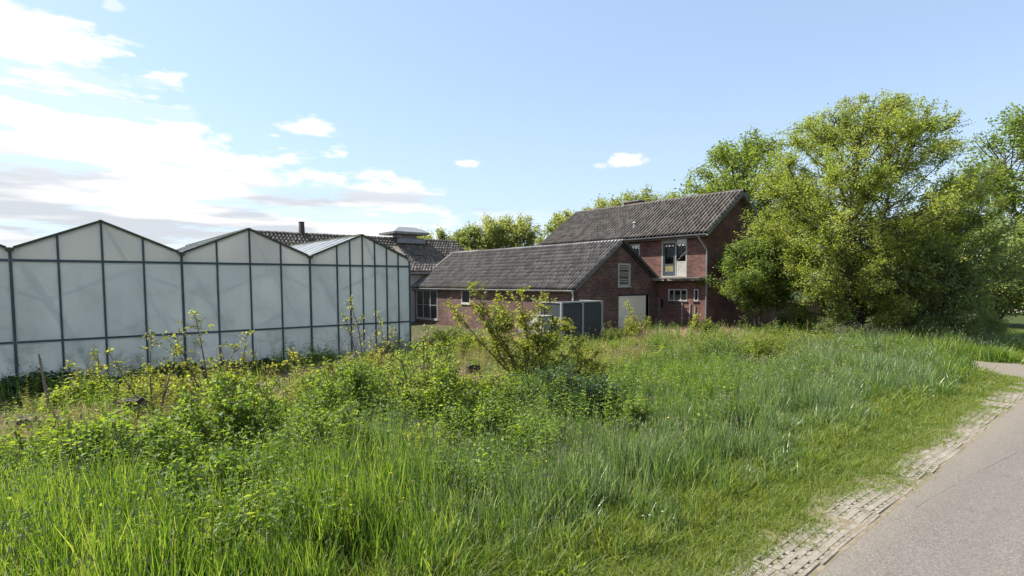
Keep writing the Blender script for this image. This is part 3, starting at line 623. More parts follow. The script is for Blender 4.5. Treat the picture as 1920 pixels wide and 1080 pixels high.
# ------------------------------------------------------------------ the low wing
def build_wing():
    g = thing('brick_outbuilding', 'low brick outbuilding with dark tiled roof, pale door in gable and mossy gutter', 'outbuilding', (20.4, 24, 0))
    bk = M['brick_wing']
    XL, XR, YF, YB = 17.5, 23.29, 17.0, 30.75
    rx, rz = 20.47, 4.25
    gab = hexa([(XL, 0), (XR, 0), (XR, 2.36), (rx, rz-0.05), (XL, 2.14)], 1, YF, YF+0.24).build('wall', bk, g)
    cut(gab, [(20.31, 21.19, YF-.2, YF+.5, 2.23, 3.30), (20.40, 22.58, YF-.2, YF+.5, -0.2, 1.84)])
    wl = MB().box(XL+0.001, XL+0.24, YF+0.241, YB, 0, 2.10).build('wall', bk, g)
    cut(wl, [(XL-.2, XL+.5, 28.15, 30.6, 0.25, 2.0), (XL-.2, XL+.5, 24.83, 25.68, 1.28, 2.03)])
    hexa([(XL+0.25, 0), (XR, 0), (XR, 2.36), (rx, rz-0.05), (XL+0.25, 2.2)], 1, YB-0.2, YB).build('wall', bk, g)
    # rendered plinth on the long wall
    MB().box(XL-0.035, XL, 18.3, 20.75, 0, 0.62).build('plinth', M['render'], g, bevel=0.01)
    # roof
    up = Vector((rx-17.30, 0, 4.32-2.12)); sl = up.length; up.normalize()
    tile_roof('roof_tiles', M['tile_wing'], g, (17.30, 16.86, 2.12), (0, 1, 0), up, 67, 12, 0.209, sl/12, 11, 0.05)
    upr = Vector((rx-23.30, 0, 4.32-2.50)); slr = upr.length; upr.normalize()
    tile_roof('roof_tiles', M['tile_wing'], g, (23.28, 16.86, 2.50), (0, 1, 0), upr, 67, 10, 0.209, slr/10, 12)
    deck = MB()
    deck.prism([(17.36, 2.06), (rx, 4.235), (23.26, 2.42), (23.26, 2.36), (rx, 4.16), (17.36, 1.99)], 1, 16.9, 30.83); deck.build('roof_deck', M['dark'], g)
    # pale ridge flashing in lengths
    for i in range(5):
        y0 = 16.84 + i*2.8; dz = random.uniform(-.015, .02)
        MB().prism([(rx-0.10, 4.345+dz), (rx, 4.41+dz), (rx+0.10, 4.345+dz), (rx+0.09, 4.325+dz), (rx, 4.385+dz), (rx-0.09, 4.325+dz)], 1, y0, y0+2.78).build('ridge_cap', M['light_metal'], g)
    # far verge board, pale
    MB().beam((17.38, 30.87, 2.22), (rx, 30.87, 4.40), 0.05, 0.12).build('verge_board', M['cream'], g)
    MB().beam((rx+0.05, 16.86, 4.33), (23.28, 16.86, 2.53), 0.06, 0.14).build('verge_board', M['dark'], g)
    MB().beam((17.40, 16.875, 2.12), (rx-0.03, 16.875, 4.26), 0.035, 0.07).build('verge_board', M['render'], g)
    # eaves gutter, fascia and downpipe
    MB().box(17.42, 17.495, 17.0, 30.7, 1.98, 2.11).build('fascia', M['cream'], g)
    gt = MB()
    ring = [(17.30+0.075*math.cos(a), 2.09+0.075*math.sin(a)) for a in np.linspace(math.pi, 2*math.pi, 7)]
    gt.prism(ring + [(x*0.9+17.30*0.1, z+0.006) for x, z in reversed(ring)], 1, 16.9, 30.6); gu = gt.build('gutter', M['light_metal'], g)
    MB().tube([(17.30, 17.0, 2.03), (17.32, 16.98, 1.95), (17.42, 17.06, 1.86), (17.42, 17.06, 0.1)], 0.045, 8).build('downpipe', M['white'], g)
    # moss in the gutter and over the lowest tiles
    r = np.random.default_rng(5); V = []; F = []; b = 0
    for k in range(2600):
        y = r.uniform(19.5, 30.4); dens = float(vn(y, 0, 1.1, 4))
        if r.random() > dens*1.3: continue
        t = abs(r.normal(0, 0.12)) - 0.03
        p = np.array([17.28 + t*0.83, y, 2.135 + max(t, 0)*0.58 + r.uniform(0, 0.05)*dens*1.6]); s = r.uniform(.015, .045)
        q = r.normal(0, 1, (4, 3)); q /= np.linalg.norm(q, axis=1)[:, None]
        V.append(p + q*s*np.array([1, 1.3, .8])); F += [(b, b+1, b+2), (b, b+2, b+3), (b, b+3, b+1), (b+1, b+3, b+2)]; b += 4
    o = mesh_np('moss', np.concatenate(V), F, M['moss'], g); o['kind'] = 'stuff'
    # gable window with louvre slats
    w = window(g, 1, YF, 20.31, 21.19, 2.23, 3.30, M['white'], -1, fw=0.085, glass=False)
    for k in range(9):
        z = 2.36 + k*0.098
        s = MB(); s.beam((20.40, YF+0.035, z), (21.10, YF+0.035, z+random.uniform(-.01, .01)), 0.085, 0.010, up=(0, 0.75, 0.66)); s.build('slat', M['curtain'] if k % 3 else M['board'], w)
    # sliding door and dark opening beside it
    d = MB().box(20.34, 22.33, YF-0.045, YF-0.005, 0.03, 1.785).build('door', M['door'], g, bevel=0.004)
    MB().box(20.28, 22.62, YF-0.075, YF-0.048, 1.80, 1.87).build('door_rail', M['dark'], d)
    MB().box(20.36, 22.31, YF-0.05, YF-0.0455, 0.72, 0.735).build('seam', M['cream'], d)
    MB().box(22.58, 22.64, YF-0.012, YF+0.1, 0, 1.84).build('door_jamb', M['render'], g)
    # windows of the long wall
    window(g, 0, XL, 28.15, 30.6, 0.25, 2.0, M['cream'], -1, fw=0.07, posts=(28.97, 29.79), bars=(1.10,), curtain=None)
    window(g, 0, XL, 24.83, 25.68, 1.28, 2.03, M['white'], -1, fw=0.07, curtain=(1.3, 1.75))
build_wing()

# ------------------------------------------------------------------ the house
def build_house():
    g = thing('brick_house', 'tall red brick house with grey pantile roof and gable towards the trees', 'house', (26.1, 19.7, 0))
    bk = M['brick_house']
    XL, XR, YF, YB = 23.3, 28.9, 14.35, 25.1
    rx, rz = 26.1, 6.80
    lw = MB().box(XL, XL+0.28, YF+0.281, YB-.281, 0, 4.62).build('wall', bk, g)
    cut(lw, [(XL-.3, XL+.6, 15.34, 16.77, 2.65, 4.53), (XL-.3, XL+.6, 18.09, 18.71, 3.75, 4.36), (XL-.3, XL+.6, 15.30, 16.36, 1.51, 2.09), (XL-.3, XL+.6, 14.71, 14.95, 1.53, 2.10), (XL-.3, XL+.6, 16.62, 16.82, 1.15, 1.60)])
    hexa([(XL, 0), (XR, 0), (XR, 4.58), (rx, rz-0.12), (XL, 4.62)], 1, YF, YF+0.28).build('wall', bk, g)
    hexa([(XL, 0), (XR, 0), (XR, 4.58), (rx, rz-0.12), (XL, 4.62)], 1, YB-0.28, YB).build('wall', bk, g)
    MB().box(XR-0.28, XR-0.001, YF+.281, YB-.281, 0, 4.58).build('wall', bk, g)
    MB().box(XL+.281, XR-.281, YF+.281, YB-.281, 2.5, 2.62).build('floor', M['dark'], g)
    up = Vector((rx-22.985, 0, rz-4.64)); sl = up.length; up.normalize()
    tile_roof('roof_tiles', M['tile_house'], g, (22.985, 14.1, 4.655), (0, 1, 0), up, 53, 13, 0.212, sl/13, 21, 0.03)
    upr = Vector((rx-29.215, 0, rz-4.64)); upr.normalize()
    tile_roof('roof_tiles', M['tile_house'], g, (29.215, 14.1, 4.655), (0, 1, 0), upr, 53, 13, 0.212, sl/13, 22)
    MB().prism([(23.03, 4.60), (rx, 6.755), (29.17, 4.60), (29.17, 4.52), (rx, 6.66), (23.03, 4.52)], 1, 14.14, 25.30).build('roof_deck', M['dark'], g)
    ridge_tiles(g, M['tile_house'], (rx, 14.08, 6.80), (0, 1, 0), 28, 0.402, 0.13)
    # bargeboards of the near gable
    for s, x in ((-1, 23.0), (1, 29.2)):
        MB().beam((x, 14.12, 4.56), (rx+s*0.02, 14.12, 6.70), 0.03, 0.15).build('bargeboard', M['fascia'], g)
        MB().beam((x, 14.24, 4.50), (rx+s*0.02, 14.24, 6.62), 0.20, 0.02).build('soffit', M['board'], g)
    # gutter and downpipe
    gt = MB(); ring = [(22.93+0.075*math.cos(a), 4.60+0.075*math.sin(a)) for a in np.linspace(math.pi, 2*math.pi, 7)]
    gt.prism(ring + [(x*0.9+22.93*0.1, z+0.006) for x, z in reversed(ring)], 1, 14.1, 25.2); gt.build('gutter', M['grey_metal'], g)
    MB().box(23.05, 23.29, 14.4, 25.1, 4.48, 4.52).build('eaves_board', M['board'], g)
    MB().tube([(22.95, 14.55, 4.55), (22.97, 14.52, 4.42), (23.23, 14.27, 3.86), (23.24, 14.27, 3.7), (23.24, 14.27, 0.1)], 0.042, 8).build('downpipe', M['grey_metal'], g)
    # balcony door with side light and white panel
    w = window(g, 0, XL, 15.34, 16.77, 2.65, 4.53, M['cream'], -1, fw=0.075, posts=(15.97,), glass=False, sill=False)
    d = MB()
    y0, y1, z0, z1 = 16.01, 16.69, 2.735, 4.30
    x0, x1 = XL-0.002, XL+0.05
    d.box(x0, x1, y0, y0+.09, z0, z1); d.box(x0, x1, y1-.09, y1, z0, z1); d.box(x0, x1, y0+.09, y1-.09, z0, z0+.2); d.box(x0, x1, y0+.09, y1-.09, z1-.1, z1); d.box(x0+.003, x1, y0+.09, y1-.09, 3.25, 3.30)
    dr = d.build('balcony_door', M['blue_frame'], w, bevel=0.004)
    MB().box(XL+0.003, XL+0.05, 16.01, 16.69, 4.305, 4.45).build('overlight', M['cream'], w)
    MB().box(XL+.02, XL+.026, y0+.092, y1-.092, 3.304, z1-.104).build('pane', M['glass'], w)
    MB().box(XL+.02, XL+.04, y0+.092, y1-.092, z0+.204, 3.246).build('door_panel', M['ochre'], w)
    MB().box(XL+.20, XL+.21, y0, y1, 3.62, 4.3).build('curtain', M['curtain'], w)
    MB().box(XL+.02, XL+.026, 15.418, 15.938, 3.42, 4.45).build('pane', M['glass'], w)
    MB().box(XL+.16, XL+.17, 15.418, 15.938, 3.66, 4.45).build('curtain', M['curtain'], w)
    MB().box(XL+.004, XL+.06, 15.418, 15.938, 3.36, 3.415).build('rail', M['white'], w)
    for k in range(4):
        MB().box(XL+.010, XL+.035, 15.42+k*0.13, 15.42+k*0.13+0.123, 2.727, 3.356).build('plank', M['white'], w)
    # small high window beside the outbuilding roof
    window(g, 0, XL, 18.09, 18.71, 3.75, 4.36, M['white'], -1, fw=0.06, curtain=(3.75, 4.36), sill=False)
    # kitchen windows
    w = window(g, 0, XL, 15.30, 16.36, 1.51, 2.09, M['white'], -1, fw=0.06, posts=(15.66, 16.03), sill='dark')
    sa = MB().box(XL-0.20, XL-0.185, 15.36, 15.70, 1.53, 1.57).build('stay', M['light_metal'], w)
    window(g, 0, XL, 14.71, 14.95, 1.53, 2.10, M['white'], -1, fw=0.05, sill='dark')
    window(g, 0, XL, 16.62, 16.82, 1.15, 1.60, M['dark'], -1, fw=0.03, sill=False)
    # canopy slab with a ragged edge
    b = MB(); n = 26; r = random.Random(4); ys = [14.38 + i*(17.0-14.38)/n for i in range(n+1)]
    for i in range(n):
        e = 22.86 + r.uniform(-.03, .05) + (0.06 if r.random() < .2 else 0); lo = 2.50 + r.uniform(-.015, .02)
        b.box(e, XL-0.001, ys[i], ys[i+1]-0.001, lo, 2.60)
    b.build('canopy', M['board'], g)
    MB().box(22.80, XL-0.001, 14.36, 15.32, 2.602, 2.635).build('canopy_sheet', M['grey_metal'], g)
    MB().box(22.82, XL-0.001, 15.33, 17.02, 2.603, 2.63).build('canopy_sheet', M['cream'], g)
    # old boards and pipes on the wall
    for y, z0, z1 in ((15.55, 0.45, 1.42), (15.13, 0.7, 1.40), (14.86, .7, 1.3)):
        MB().box(XL-0.05, XL-0.004, y-0.03, y+0.03, z0, z1).build('wall_batten', M['board'], g)
    MB().tube([(XL-0.03, 16.86, 1.62), (XL-0.03, 16.86, 0.3)], 0.014, 6).build('cable_pipe', M['light_metal'], g)
    MB().box(23.52, 23.64, YF-0.09, YF-0.001, 2.18, 2.36).build('wall_lamp', M['white'], g, bevel=0.01)
    # chimney and vent
    c = MB().box(26.55, 27.1, 20.75, 21.85, 5.9, 7.10).build('chimney', M['brick_wall'], g)
    MB().box(26.50, 27.15, 20.70, 21.90, 7.101, 7.17).build('chimney_cap', M['render'], c)
    v = MB().tube([(23.94, 18.96, 5.25), (23.94, 18.96, 5.50)], 0.06, 10).build('vent_pipe', M['light_metal'], g)
    MB().tube([(23.94, 18.96, 5.50), (23.94, 18.96, 5.53), (23.94, 18.96, 5.60)], [0.09, 0.10, 0.03], 10).build('vent_cap', M['light_metal'], v)
    MB().beam((23.80, 18.96, 5.26), (24.05, 18.96, 5.44), 0.30, 0.012).build('vent_flashing', M['grey_metal'], v)
build_house()

# ------------------------------------------------------------------ barn behind, with roof ventilator
def build_barn():
    g = thing('barn', 'long low barn behind the greenhouse with weathered brown tiled roof', 'barn', (16, 33.8, 0))
    X0, X1 = 9.0, 22.7; ye, ze, yr, zr = 30.5, 3.07, 33.85, 5.34
    MB().box(X0+.2, X1-.2, 30.9, 31.15, 0, 2.95).build('wall', M['white'], g)
    MB().box(X0+.2, X1-.2, 36.5, 36.7, 0, 2.95).build('wall', M['brick_wing'], g)
    for x in (X0+.2, X1-.45):
        hexa([(31.151, 0), (36.499, 0), (36.499, 2.95), (yr, zr-.2), (31.151, 2.95)], 0, x, x+.25).build('wall', M['brick_wing'], g)
    up = Vector((0, yr-ye, zr-ze)); sl = up.length; up.normalize()
    tile_roof('roof_tiles', M['tile_barn'], g, (X0, ye, ze), (1, 0, 0), up, 65, 13, 0.2108, sl/13, 31, 0.10)
    up2 = Vector((0, ye-yr, zr-ze)).normalized()
    tile_roof('roof_tiles', M['tile_barn'], g, (X0, 2*yr-ye, ze), (1, 0, 0), up2, 65, 13, 0.2108, sl/13, 32)
    MB().prism([(ye+.05, ze-.05), (yr, zr-.05), (2*yr-ye-.05, ze-.05), (2*yr-ye-.05, ze-.12), (yr, zr-.13), (ye+.05, ze-.12)], 0, X0+.03, X1-.03).build('roof_deck', M['dark'], g)
    ridge_tiles(g, M['tile_barn'], (X0, yr, zr-0.02), (1, 0, 0), 34, 0.402, 0.12)
    gt = MB(); gt.box(X0, X1, ye-.09, ye-.02, ze-.10, ze-.0); gt.build('gutter', M['grey_metal'], g)
    # patches of pale sheet and slipped tiles
    for x0, t0, w, h in ((17.3, 1.2, 0.42, 1.7), (18.6, 1.9, .8, .5)):
        a = Vector((x0, ye, ze)) + up*t0 + Vector((0, -up.z, up.y))*0.085
        MB().beam(a, a+up*h, w, 0.01, up=(0, -up.z, up.y)).build('roof_patch', M['tile_house'] if w > .5 else M['concrete'], g)
    c = MB().prism([(11.56, 5.1), (11.86, 5.1), (11.82, 6.0), (11.60, 6.0)], 1, 33.70, 34.00).build('chimney', M['rail'], g)
    MB().box(11.58, 11.84, 33.68, 34.02, 6.001, 6.05).build('chimney_cap', M['dark'], c)
    v = thing('roof_ventilator', 'wide grey metal ventilation hood on the ridge of the barn roof', 'ventilator', (18.5, 33.85, 5.2))
    MB().box(17.95, 19.15, 33.3, 34.4, 5.0, 5.62).build('throat', M['grey_metal'], v)
    MB().box(17.55, 19.65, 33.02, 33.04, 5.02, 5.30).build('flashing', M['grey_metal'], v)
    z0, z1, z2 = 5.60, 5.74, 6.10
    def rg(x0, x1, y0, y1, z): return [(x0, y0, z), (x1, y0, z), (x1, y1, z), (x0, y1, z)]
    h = MB(); vs = rg(17.22, 19.80, 32.8, 34.9, z0) + rg(17.18, 19.84, 32.76, 34.94, z1) + rg(17.85, 19.1, 33.4, 34.3, z2)
    h.add(vs, [(0, 1, 2, 3), (8, 9, 10, 11)] + [(r*4+i, r*4+(i+1) % 4, r*4+4+(i+1) % 4, r*4+4+i) for r in (0, 1) for i in range(4)])
    h.build('hood', M['light_metal'], v, bevel=0.01)
build_barn()

# ------------------------------------------------------------------ garden wall, booth, odds and ends
def build_yard():
    gw = thing('garden_wall', 'low brown brick garden wall running from the house to the trees', 'wall', (32, 14.5, 0))
    MB().box(28.93, 36.0, 14.4, 14.62, 0, 1.20).build('wall', M['brick_wall'], gw)
    MB().box(28.93, 36.0, 14.37, 14.65, 1.202, 1.26).build('coping', M['brick_wall'], gw, bevel=0.01)
    MB().box(36.001, 36.4, 14.32, 14.7, 0, 1.33).build('pier', M['brick_wall'], gw, bevel=0.008)
    b = thing('panel_booth', 'dark grey panel enclosure with pale metal posts in front of the outbuilding', 'booth', (15.4, 15.2, 0))
    X0, X1, Y0, Y1, Z = 14.32, 16.55, 14.6, 15.78, 1.68
    p = M['booth']
    MB().box(X0+.05, 15.40, Y0+.01, Y0+.05, 0.04, Z-.05).build('panel', p, b)
    MB().box(15.49, X1-.05, Y0+.01, Y0+.05, 0.04, Z-.05).build('panel', p, b)
    MB().box(X0+.01, X0+.05, Y0+.06, Y1-.04, 0.04, Z-.05).build('panel', p, b)
    MB().box(X1-.05, X1-.01, Y0+.06, Y1-.04, 0.04, Z-.05).build('panel', p, b)
    MB().box(X0+.05, X1-.05, Y1-.04, Y1-.01, 0.04, Z-.05).build('panel', p, b)
    for x, y in ((X0+.03, Y0+.03), (15.445, Y0+.03), (X1-.03, Y0+.03), (X0+.03, Y1-.03), (X1-.03, Y1-.03)):
        MB().box(x-.045, x+.045, y-.04, y+.04, 0, Z-.002).build('post', M['light_metal'], b, bevel=0.005)
    for a, c in (((X0, Y0+.03), (X1, Y0+.03)), ((X0+.03, Y0+.07), (X0+.03, Y1)), ((X1-.03, Y0+.07), (X1-.03, Y1))):
        MB().beam((a[0], a[1], Z+.025), (c[0], c[1], Z+.025), 0.09, 0.05).build('top_rail', M['light_metal'], b)
    MB().box(X0+.08, X1-.08, Y0+.1, Y1-.08, Z-.06, Z+.02).build('lid', M['dark'], b)
    c = thing('meter_cabinet', 'small pale grey metal cabinet standing against the side of the dark booth', 'cabinet', (14.1, 15.4, 0))
    MB().box(13.92, 14.29, 15.1, 15.8, 0.0, 1.20).build('body', M['light_metal'], c, bevel=0.012)
    MB().box(13.912, 13.9195, 15.13, 15.44, 0.62, 1.17).build('door', M['white'], c); MB().box(13.912, 13.9195, 15.46, 15.77, 0.62, 1.17).build('door', M['white'], c)
    MB().box(13.88, 14.31, 15.06, 15.84, 1.201, 1.225).build('lid', M['white'], c)
    # planks and a bundled sheet by the gable
    for (a, d, w, lab) in (((24.6, 13.3, .12), (26.4, 12.9, .26), .16, 'grey weathered plank lying nearest the house corner below the gable'),
                           ((26.6, 12.7, .22), (28.4, 12.9, .10), .18, 'pale broken plank sticking out beyond the bundled sheet')):
        o = thing('plank', lab, 'plank', (a[0], a[1], 0.1), 'planks left by the gable'); MB().beam(a, d, w, .035).build('board', M['deadwood'], o, bevel=0.004)
    V = []; F = []; n = 12
    for i in range(7):
        for k in range(n):
            a = 2*math.pi*k/n; ph = math.pi/2*i/6; rr = math.cos(ph)*(.36+.09*math.sin(3*a+i)+random.uniform(-.03, .03))
            V.append((27.0+rr*math.cos(a)*1.2, 12.9+rr*math.sin(a)*.8, .02+.36*math.sin(ph)+random.uniform(-.015, .015)))
    F = [(i*n+k, i*n+(k+1) % n, (i+1)*n+(k+1) % n, (i+1)*n+k) for i in range(6) for k in range(n)]
    tag(mesh_np('bundled_sheet', V, F, M['tarp'], smooth=True), 'crumpled pale blue plastic sheet lying between planks by the gable', 'sheet')
    # stumps, stakes, a stone
    def stump(x, y, r, h, lab):
        s = thing('tree_stump', lab, 'stump', (x, y, float(gz(x, y))), 'rotting stumps among the weeds'); n = 14; rg = random.Random(int(x*100+y)); z0 = float(gz(x, y))
        fl = [1+rg.uniform(-.16, .16) for _ in range(n)]; V = []
        for f, z in ((1.3, -.06), (1.08, .12*h), (1.0, .5*h), (.97, h)):
            for k in range(n): a = 2*math.pi*k/n; V.append((x+r*f*fl[k]*math.cos(a), y+r*f*fl[k]*math.sin(a), z0+z+(rg.uniform(-.07, .05)*h*1.2 if z == h else 0)))
        F = [(i*n+k, i*n+(k+1) % n, (i+1)*n+(k+1) % n, (i+1)*n+k) for i in range(3) for k in range(n)]
        mesh_np('bark', V, F, M['stump'], s)
        V2 = [V[3*n+k] for k in range(n)] + [(x, y, z0+h*.93)]
        mesh_np('cut_face', V2, [(k, (k+1) % n, n) for k in range(n)], M['bark'], s)
    stump(7.75, 10.9, .17, .58, 'tall dark rotting stump beside the central sapling')
    stump(6.75, 9.3, .17, .30, 'short dark stump in dry grass below the taller stump')
    stump(-0.32, 10.9, .15, .46, 'dark stump at the far left edge among dry grass')
    stump(0.95, 11.0, .22, .55, 'dark broad stump under the yellow-green saplings in front of the greenhouse')
    stump(3.05, 11.3, .13, .52, 'narrow dark stump wrapped in dead twigs')
    def stake(x, y, h, lean, lab):
        z = float(gz(x, y)); tag(MB().tube([(x, y, z-.1), (x+lean*.5+.01, y, z+h*.5), (x+lean, y+.02, z+h)], [.026, .022, .013], 7).build('wooden_stake', M['deadwood']), lab, 'stake', 'weathered stakes')
    stake(-0.05, 11.6, 1.28, -.12, 'leaning grey wooden stake standing alone before the greenhouse')
    stake(0.25, 9.8, .62, .02, 'short pale stake in the dry grass near the left edge')
    V = []; n = 9; sx, sy = 1.68, 4.55; sz = float(gz(sx, sy))
    for i, (f, z) in enumerate(((1.1, -.06), (1.05, .08), (.80, .17), (.62, .23), (.30, .245))):
        for k in range(n):
            a = 2*math.pi*k/n; q = f*(1+.16*math.sin(2*a+i)+random.uniform(-.06, .06)); V.append((sx+.085*q*math.cos(a)+z*.15, sy+.06*q*math.sin(a), sz+z))
    F = [(i*n+k, i*n+(k+1) % n, (i+1)*n+(k+1) % n, (i+1)*n+k) for i in range(4) for k in range(n)]
    o = mesh_np('field_stone', V, F, M['stone'])
    tag(o, 'pale grey-green stone half hidden in the tall foreground grass', 'stone')
build_yard()

# ------------------------------------------------------------------ plants
def leaf_quads(P, L, W, r, droop=0.25, up=0.6, fold=0.18, D=None):
    """folded kite-shaped leaves at points P; returns V, F, tint"""
    n = len(P); L = np.broadcast_to(L, n)[:, None]*r.uniform(.7, 1.25, (n, 1)); W = np.broadcast_to(W, n)[:, None]*L
    if D is None:
        D = r.normal(0, 1, (n, 3)); D[:, 2] = D[:, 2]*.55 - droop
    D = D/np.linalg.norm(D, axis=1)[:, None]
    Nn = r.normal(0, 1, (n, 3)); Nn[:, 2] += up*2
    S = np.cross(D, Nn); S /= np.linalg.norm(S, axis=1)[:, None]+1e-9; Nn = np.cross(S, D)
    m = P + D*L*.48 + Nn*L*fold*-.5
    V = np.stack([P, P + D*L*.45 + S*W*.5 + Nn*L*fold, m*0 + P + D*L, P + D*L*.45 - S*W*.5 + Nn*L*fold], 1).reshape(-1, 3)
    F = np.arange(n*4).reshape(n, 4)
    return V, F, np.repeat(r.random(n), 4)
def emit_leaves(name, P, L, W, mt, parent, r, tint_amp=1.0, clump=None, **kw):
    V, F, T = leaf_quads(np.asarray(P), L, W, r, **kw)
    if clump is not None: T = np.clip(T*.5 + np.repeat(clump, 4)*.5, 0, 1)
    return mesh_np(name, V, F, mt, parent, T)
def curve_pts(a, d, length, n, r, bend=0.15, lift=0.0):
    pts = [np.array(a, float)]; d = np.array(d, float); d /= np.linalg.norm(d); st = length/n
    for _ in range(n):
        d = d + r.normal(0, bend, 3)*.5 + np.array([0, 0, lift]); d /= np.linalg.norm(d); pts.append(pts[-1] + d*st)
    return pts
def broad_tree(name, label, base, H, Rx, mt, r, nstem=3, trunk_r=.16, nlimb=34, ntwig=9, nleaf=26, leaf=.13, low=.12, peak=.42, group=None, spread=.5, cat='tree', squash=1.0, topw=.25, Ry=None, bark='bark', twig_len=.30, lift=.05, width=.62, offs=(0, 0), shape=.72):
    """tree with several stems, limbs, twigs and leaves gathered on the twigs; crown profile from low*H to H, widest at peak*H"""
    x, y = base; z = 0.0
    t = thing(name, label, cat, (x, y, z), group)
    Ry = Ry or Rx
    def prof(h):
        u = h/H
        if u < low: return .12+.3*max(u, 0)/max(low, .01)
        if u >= 1: return .04
        if u < peak: return .42 + .58*math.sin((u-low)/(peak-low)*math.pi/2)
        return max(.04, math.cos((u-peak)/(1-peak)*math.pi/2)**shape)
    tr = MB(); lb = MB(); stems = []
    cx, cy = x+offs[0]*.5, y+offs[1]*.5; ph = r.uniform(0, 6.28, 3)
    def inside(p, k=1.0):
        if p[2] > H*k*(1+.0*k): return False
        a = math.atan2((p[1]-cy)/Ry, (p[0]-cx)/Rx); q = math.hypot((p[0]-cx)/Rx, (p[1]-cy)/Ry)
        lump = 1+.13*math.sin(3*a+ph[0]+p[2]*.9)+.10*math.sin(5*a+ph[1]-p[2]*1.7)+.09*math.sin(8*a+ph[2]+p[2]*2.9)
        return q <= max(prof(max(p[2], .01)), .05)*lump*k
    for k in range(nstem):
        a = 2*math.pi*k/nstem + r.uniform(0, 1); s = spread*r.uniform(.3, 1)
        pts = curve_pts((x+.12*math.cos(a), y+.12*math.sin(a), z-.1), (s*.3*math.cos(a)+offs[0]/H, s*.3*math.sin(a)+offs[1]/H, 1), H*r.uniform(.78, .92), 9, r, .09, .03)
        rad = [trunk_r*(1-.9*i/9)*(1.25 if i == 0 else 1) for i in range(10)]
        tr.tube(pts, rad, 8); stems.append(pts)
    P = []; C = []
    for k in range(nlimb):
        st = stems[k % nstem]; f = low + (1-low)*((k+.5)/nlimb)**.95*.93; i = min(8, int(f*9)); fr = f*9-i
        o = st[i]*(1-fr) + st[min(i+1, 9)]*fr
        a = k*2.399963 + r.uniform(-.4, .4); h = max(o[2], .2)
        ln = prof(h)*r.uniform(.72, 1.12); reach = np.array([math.cos(a)*Rx, math.sin(a)*Ry, 0])*ln
        L = np.linalg.norm(reach); d = reach/max(L, .1) + np.array([0, 0, r.uniform(.12, .65)])
        if f > .75: d[2] += .7
        pts = curve_pts(o, d, max(L, .7)*1.05, 6, r, .22, lift)
        if not inside(o, 1.05): continue
        for e in range(1, 7):
            if not inside(pts[e], 1.0): pts[e] = pts[e-1]*.97 + pts[e]*.03
        rad0 = trunk_r*.38*(1-.6*f); lb.tube(pts, [max(rad0*(1-.14*i), .008) for i in range(7)], 5, cap=False)
        for q in range(ntwig):
            s = r.uniform(.22, 1.0)**.8; ii = min(5, int(s*6)); ff = s*6-ii; p0 = pts[ii]*(1-ff)+pts[ii+1]*ff
            dd = (pts[ii+1]-pts[ii]); dd = dd/max(np.linalg.norm(dd), 1e-4)*.8 + r.normal(0, .75, 3) + np.array([0, 0, .25])
            tl = Rx*twig_len*r.uniform(.5, 1.2)*(1.1-.4*s); tp = curve_pts(p0, dd, tl, 3, r, .3, .02)
            if not inside(tp[3], 1.08+.22*r.random()**3): continue
            lb.tube(tp, [.014, .011, .008, .005], 4, cap=False)
            nl = int(nleaf*r.choice([.35, .8, 1.1, 1.5])); cc = r.random()
            for e in range(nl):
                u = r.uniform(.15, 1.08)*3; j = min(2, int(u)); g = u-j
                P.append(tp[j]*(1-g)+tp[j+1]*g + r.normal(0, 1, 3)*np.array([1, 1, squash])*leaf*1.05); C.append(cc)
    tr.build('trunk', M[bark], t, smooth=True); lb.build('limbs', M[bark], t)
    P = np.array(P); ok = P[:, 2] > .03
    emit_leaves('crown', P[ok], leaf, width, M[mt], t, r, clump=np.array(C)[ok], up=.22); return t
def shrub(name, label, base, rx, ry, h, mt, r, nstem=26, nleaf=60, leaf=.07, width=.6, group=None, cat='shrub', arch=.5, bark='twig', bare=0.1, dome=True):
    x, y = base; z = float(gz(x, y)); t = thing(name, label, cat, (x, y, z), group); b = MB(); P = []; C = []
    for k in range(nstem):
        a = r.uniform(0, 2*math.pi); rad = math.sqrt(r.random()); hh = h*(math.sqrt(max(1-(rad*.92)**2, .08)) if dome else 1)*r.uniform(.75, 1.15)
        o = np.array([x+.35*rx*rad*math.cos(a), y+.35*ry*rad*math.sin(a), z-.03]); e = np.array([x+rx*rad*math.cos(a), y+ry*rad*math.sin(a), z+hh])
        md = (o+e)/2 + np.array([0, 0, arch*hh*.3]); pts = [o*(1-u)**2+2*md*u*(1-u)+e*u*u for u in np.linspace(0, 1, 6)]
        pts = [p + r.normal(0, .02, 3) for p in pts]; b.tube(pts, [.011, .009, .008, .006, .005, .003], 4, cap=False); cc = r.random()
        for q in range(4):
            u = r.uniform(.3, .95)*5; j = int(u); p0 = pts[j]+(pts[min(j+1, 5)]-pts[j])*(u-j); d = r.normal(0, 1, 3); d[2] = abs(d[2])*.6; d /= np.linalg.norm(d)
            ln = .3*(rx+h)*.5*r.uniform(.4, 1); p1 = p0+d*ln; b.tube([p0, (p0+p1)/2+r.normal(0, .015, 3), p1], [.005, .004, .003], 3, cap=False)
            for e2 in range(nleaf//6):
                P.append(p0+(p1-p0)*r.uniform(.1, 1.05)+r.normal(0, leaf*.55, 3)); C.append(cc)
        for e2 in range(nleaf//3):
            u = r.uniform(bare, 1.02)*5; j = min(4, int(u)); P.append(pts[j]+(pts[j+1]-pts[j])*(u-j)+r.normal(0, leaf*.7, 3)); C.append(cc)
    b.build('stems', M[bark], t); P = np.array(P); ok = P[:, 2] > gz(P[:, 0], P[:, 1])+.01
    emit_leaves('foliage', P[ok], leaf, width, M[mt], t, r, clump=np.array(C)[ok], up=.7); return t
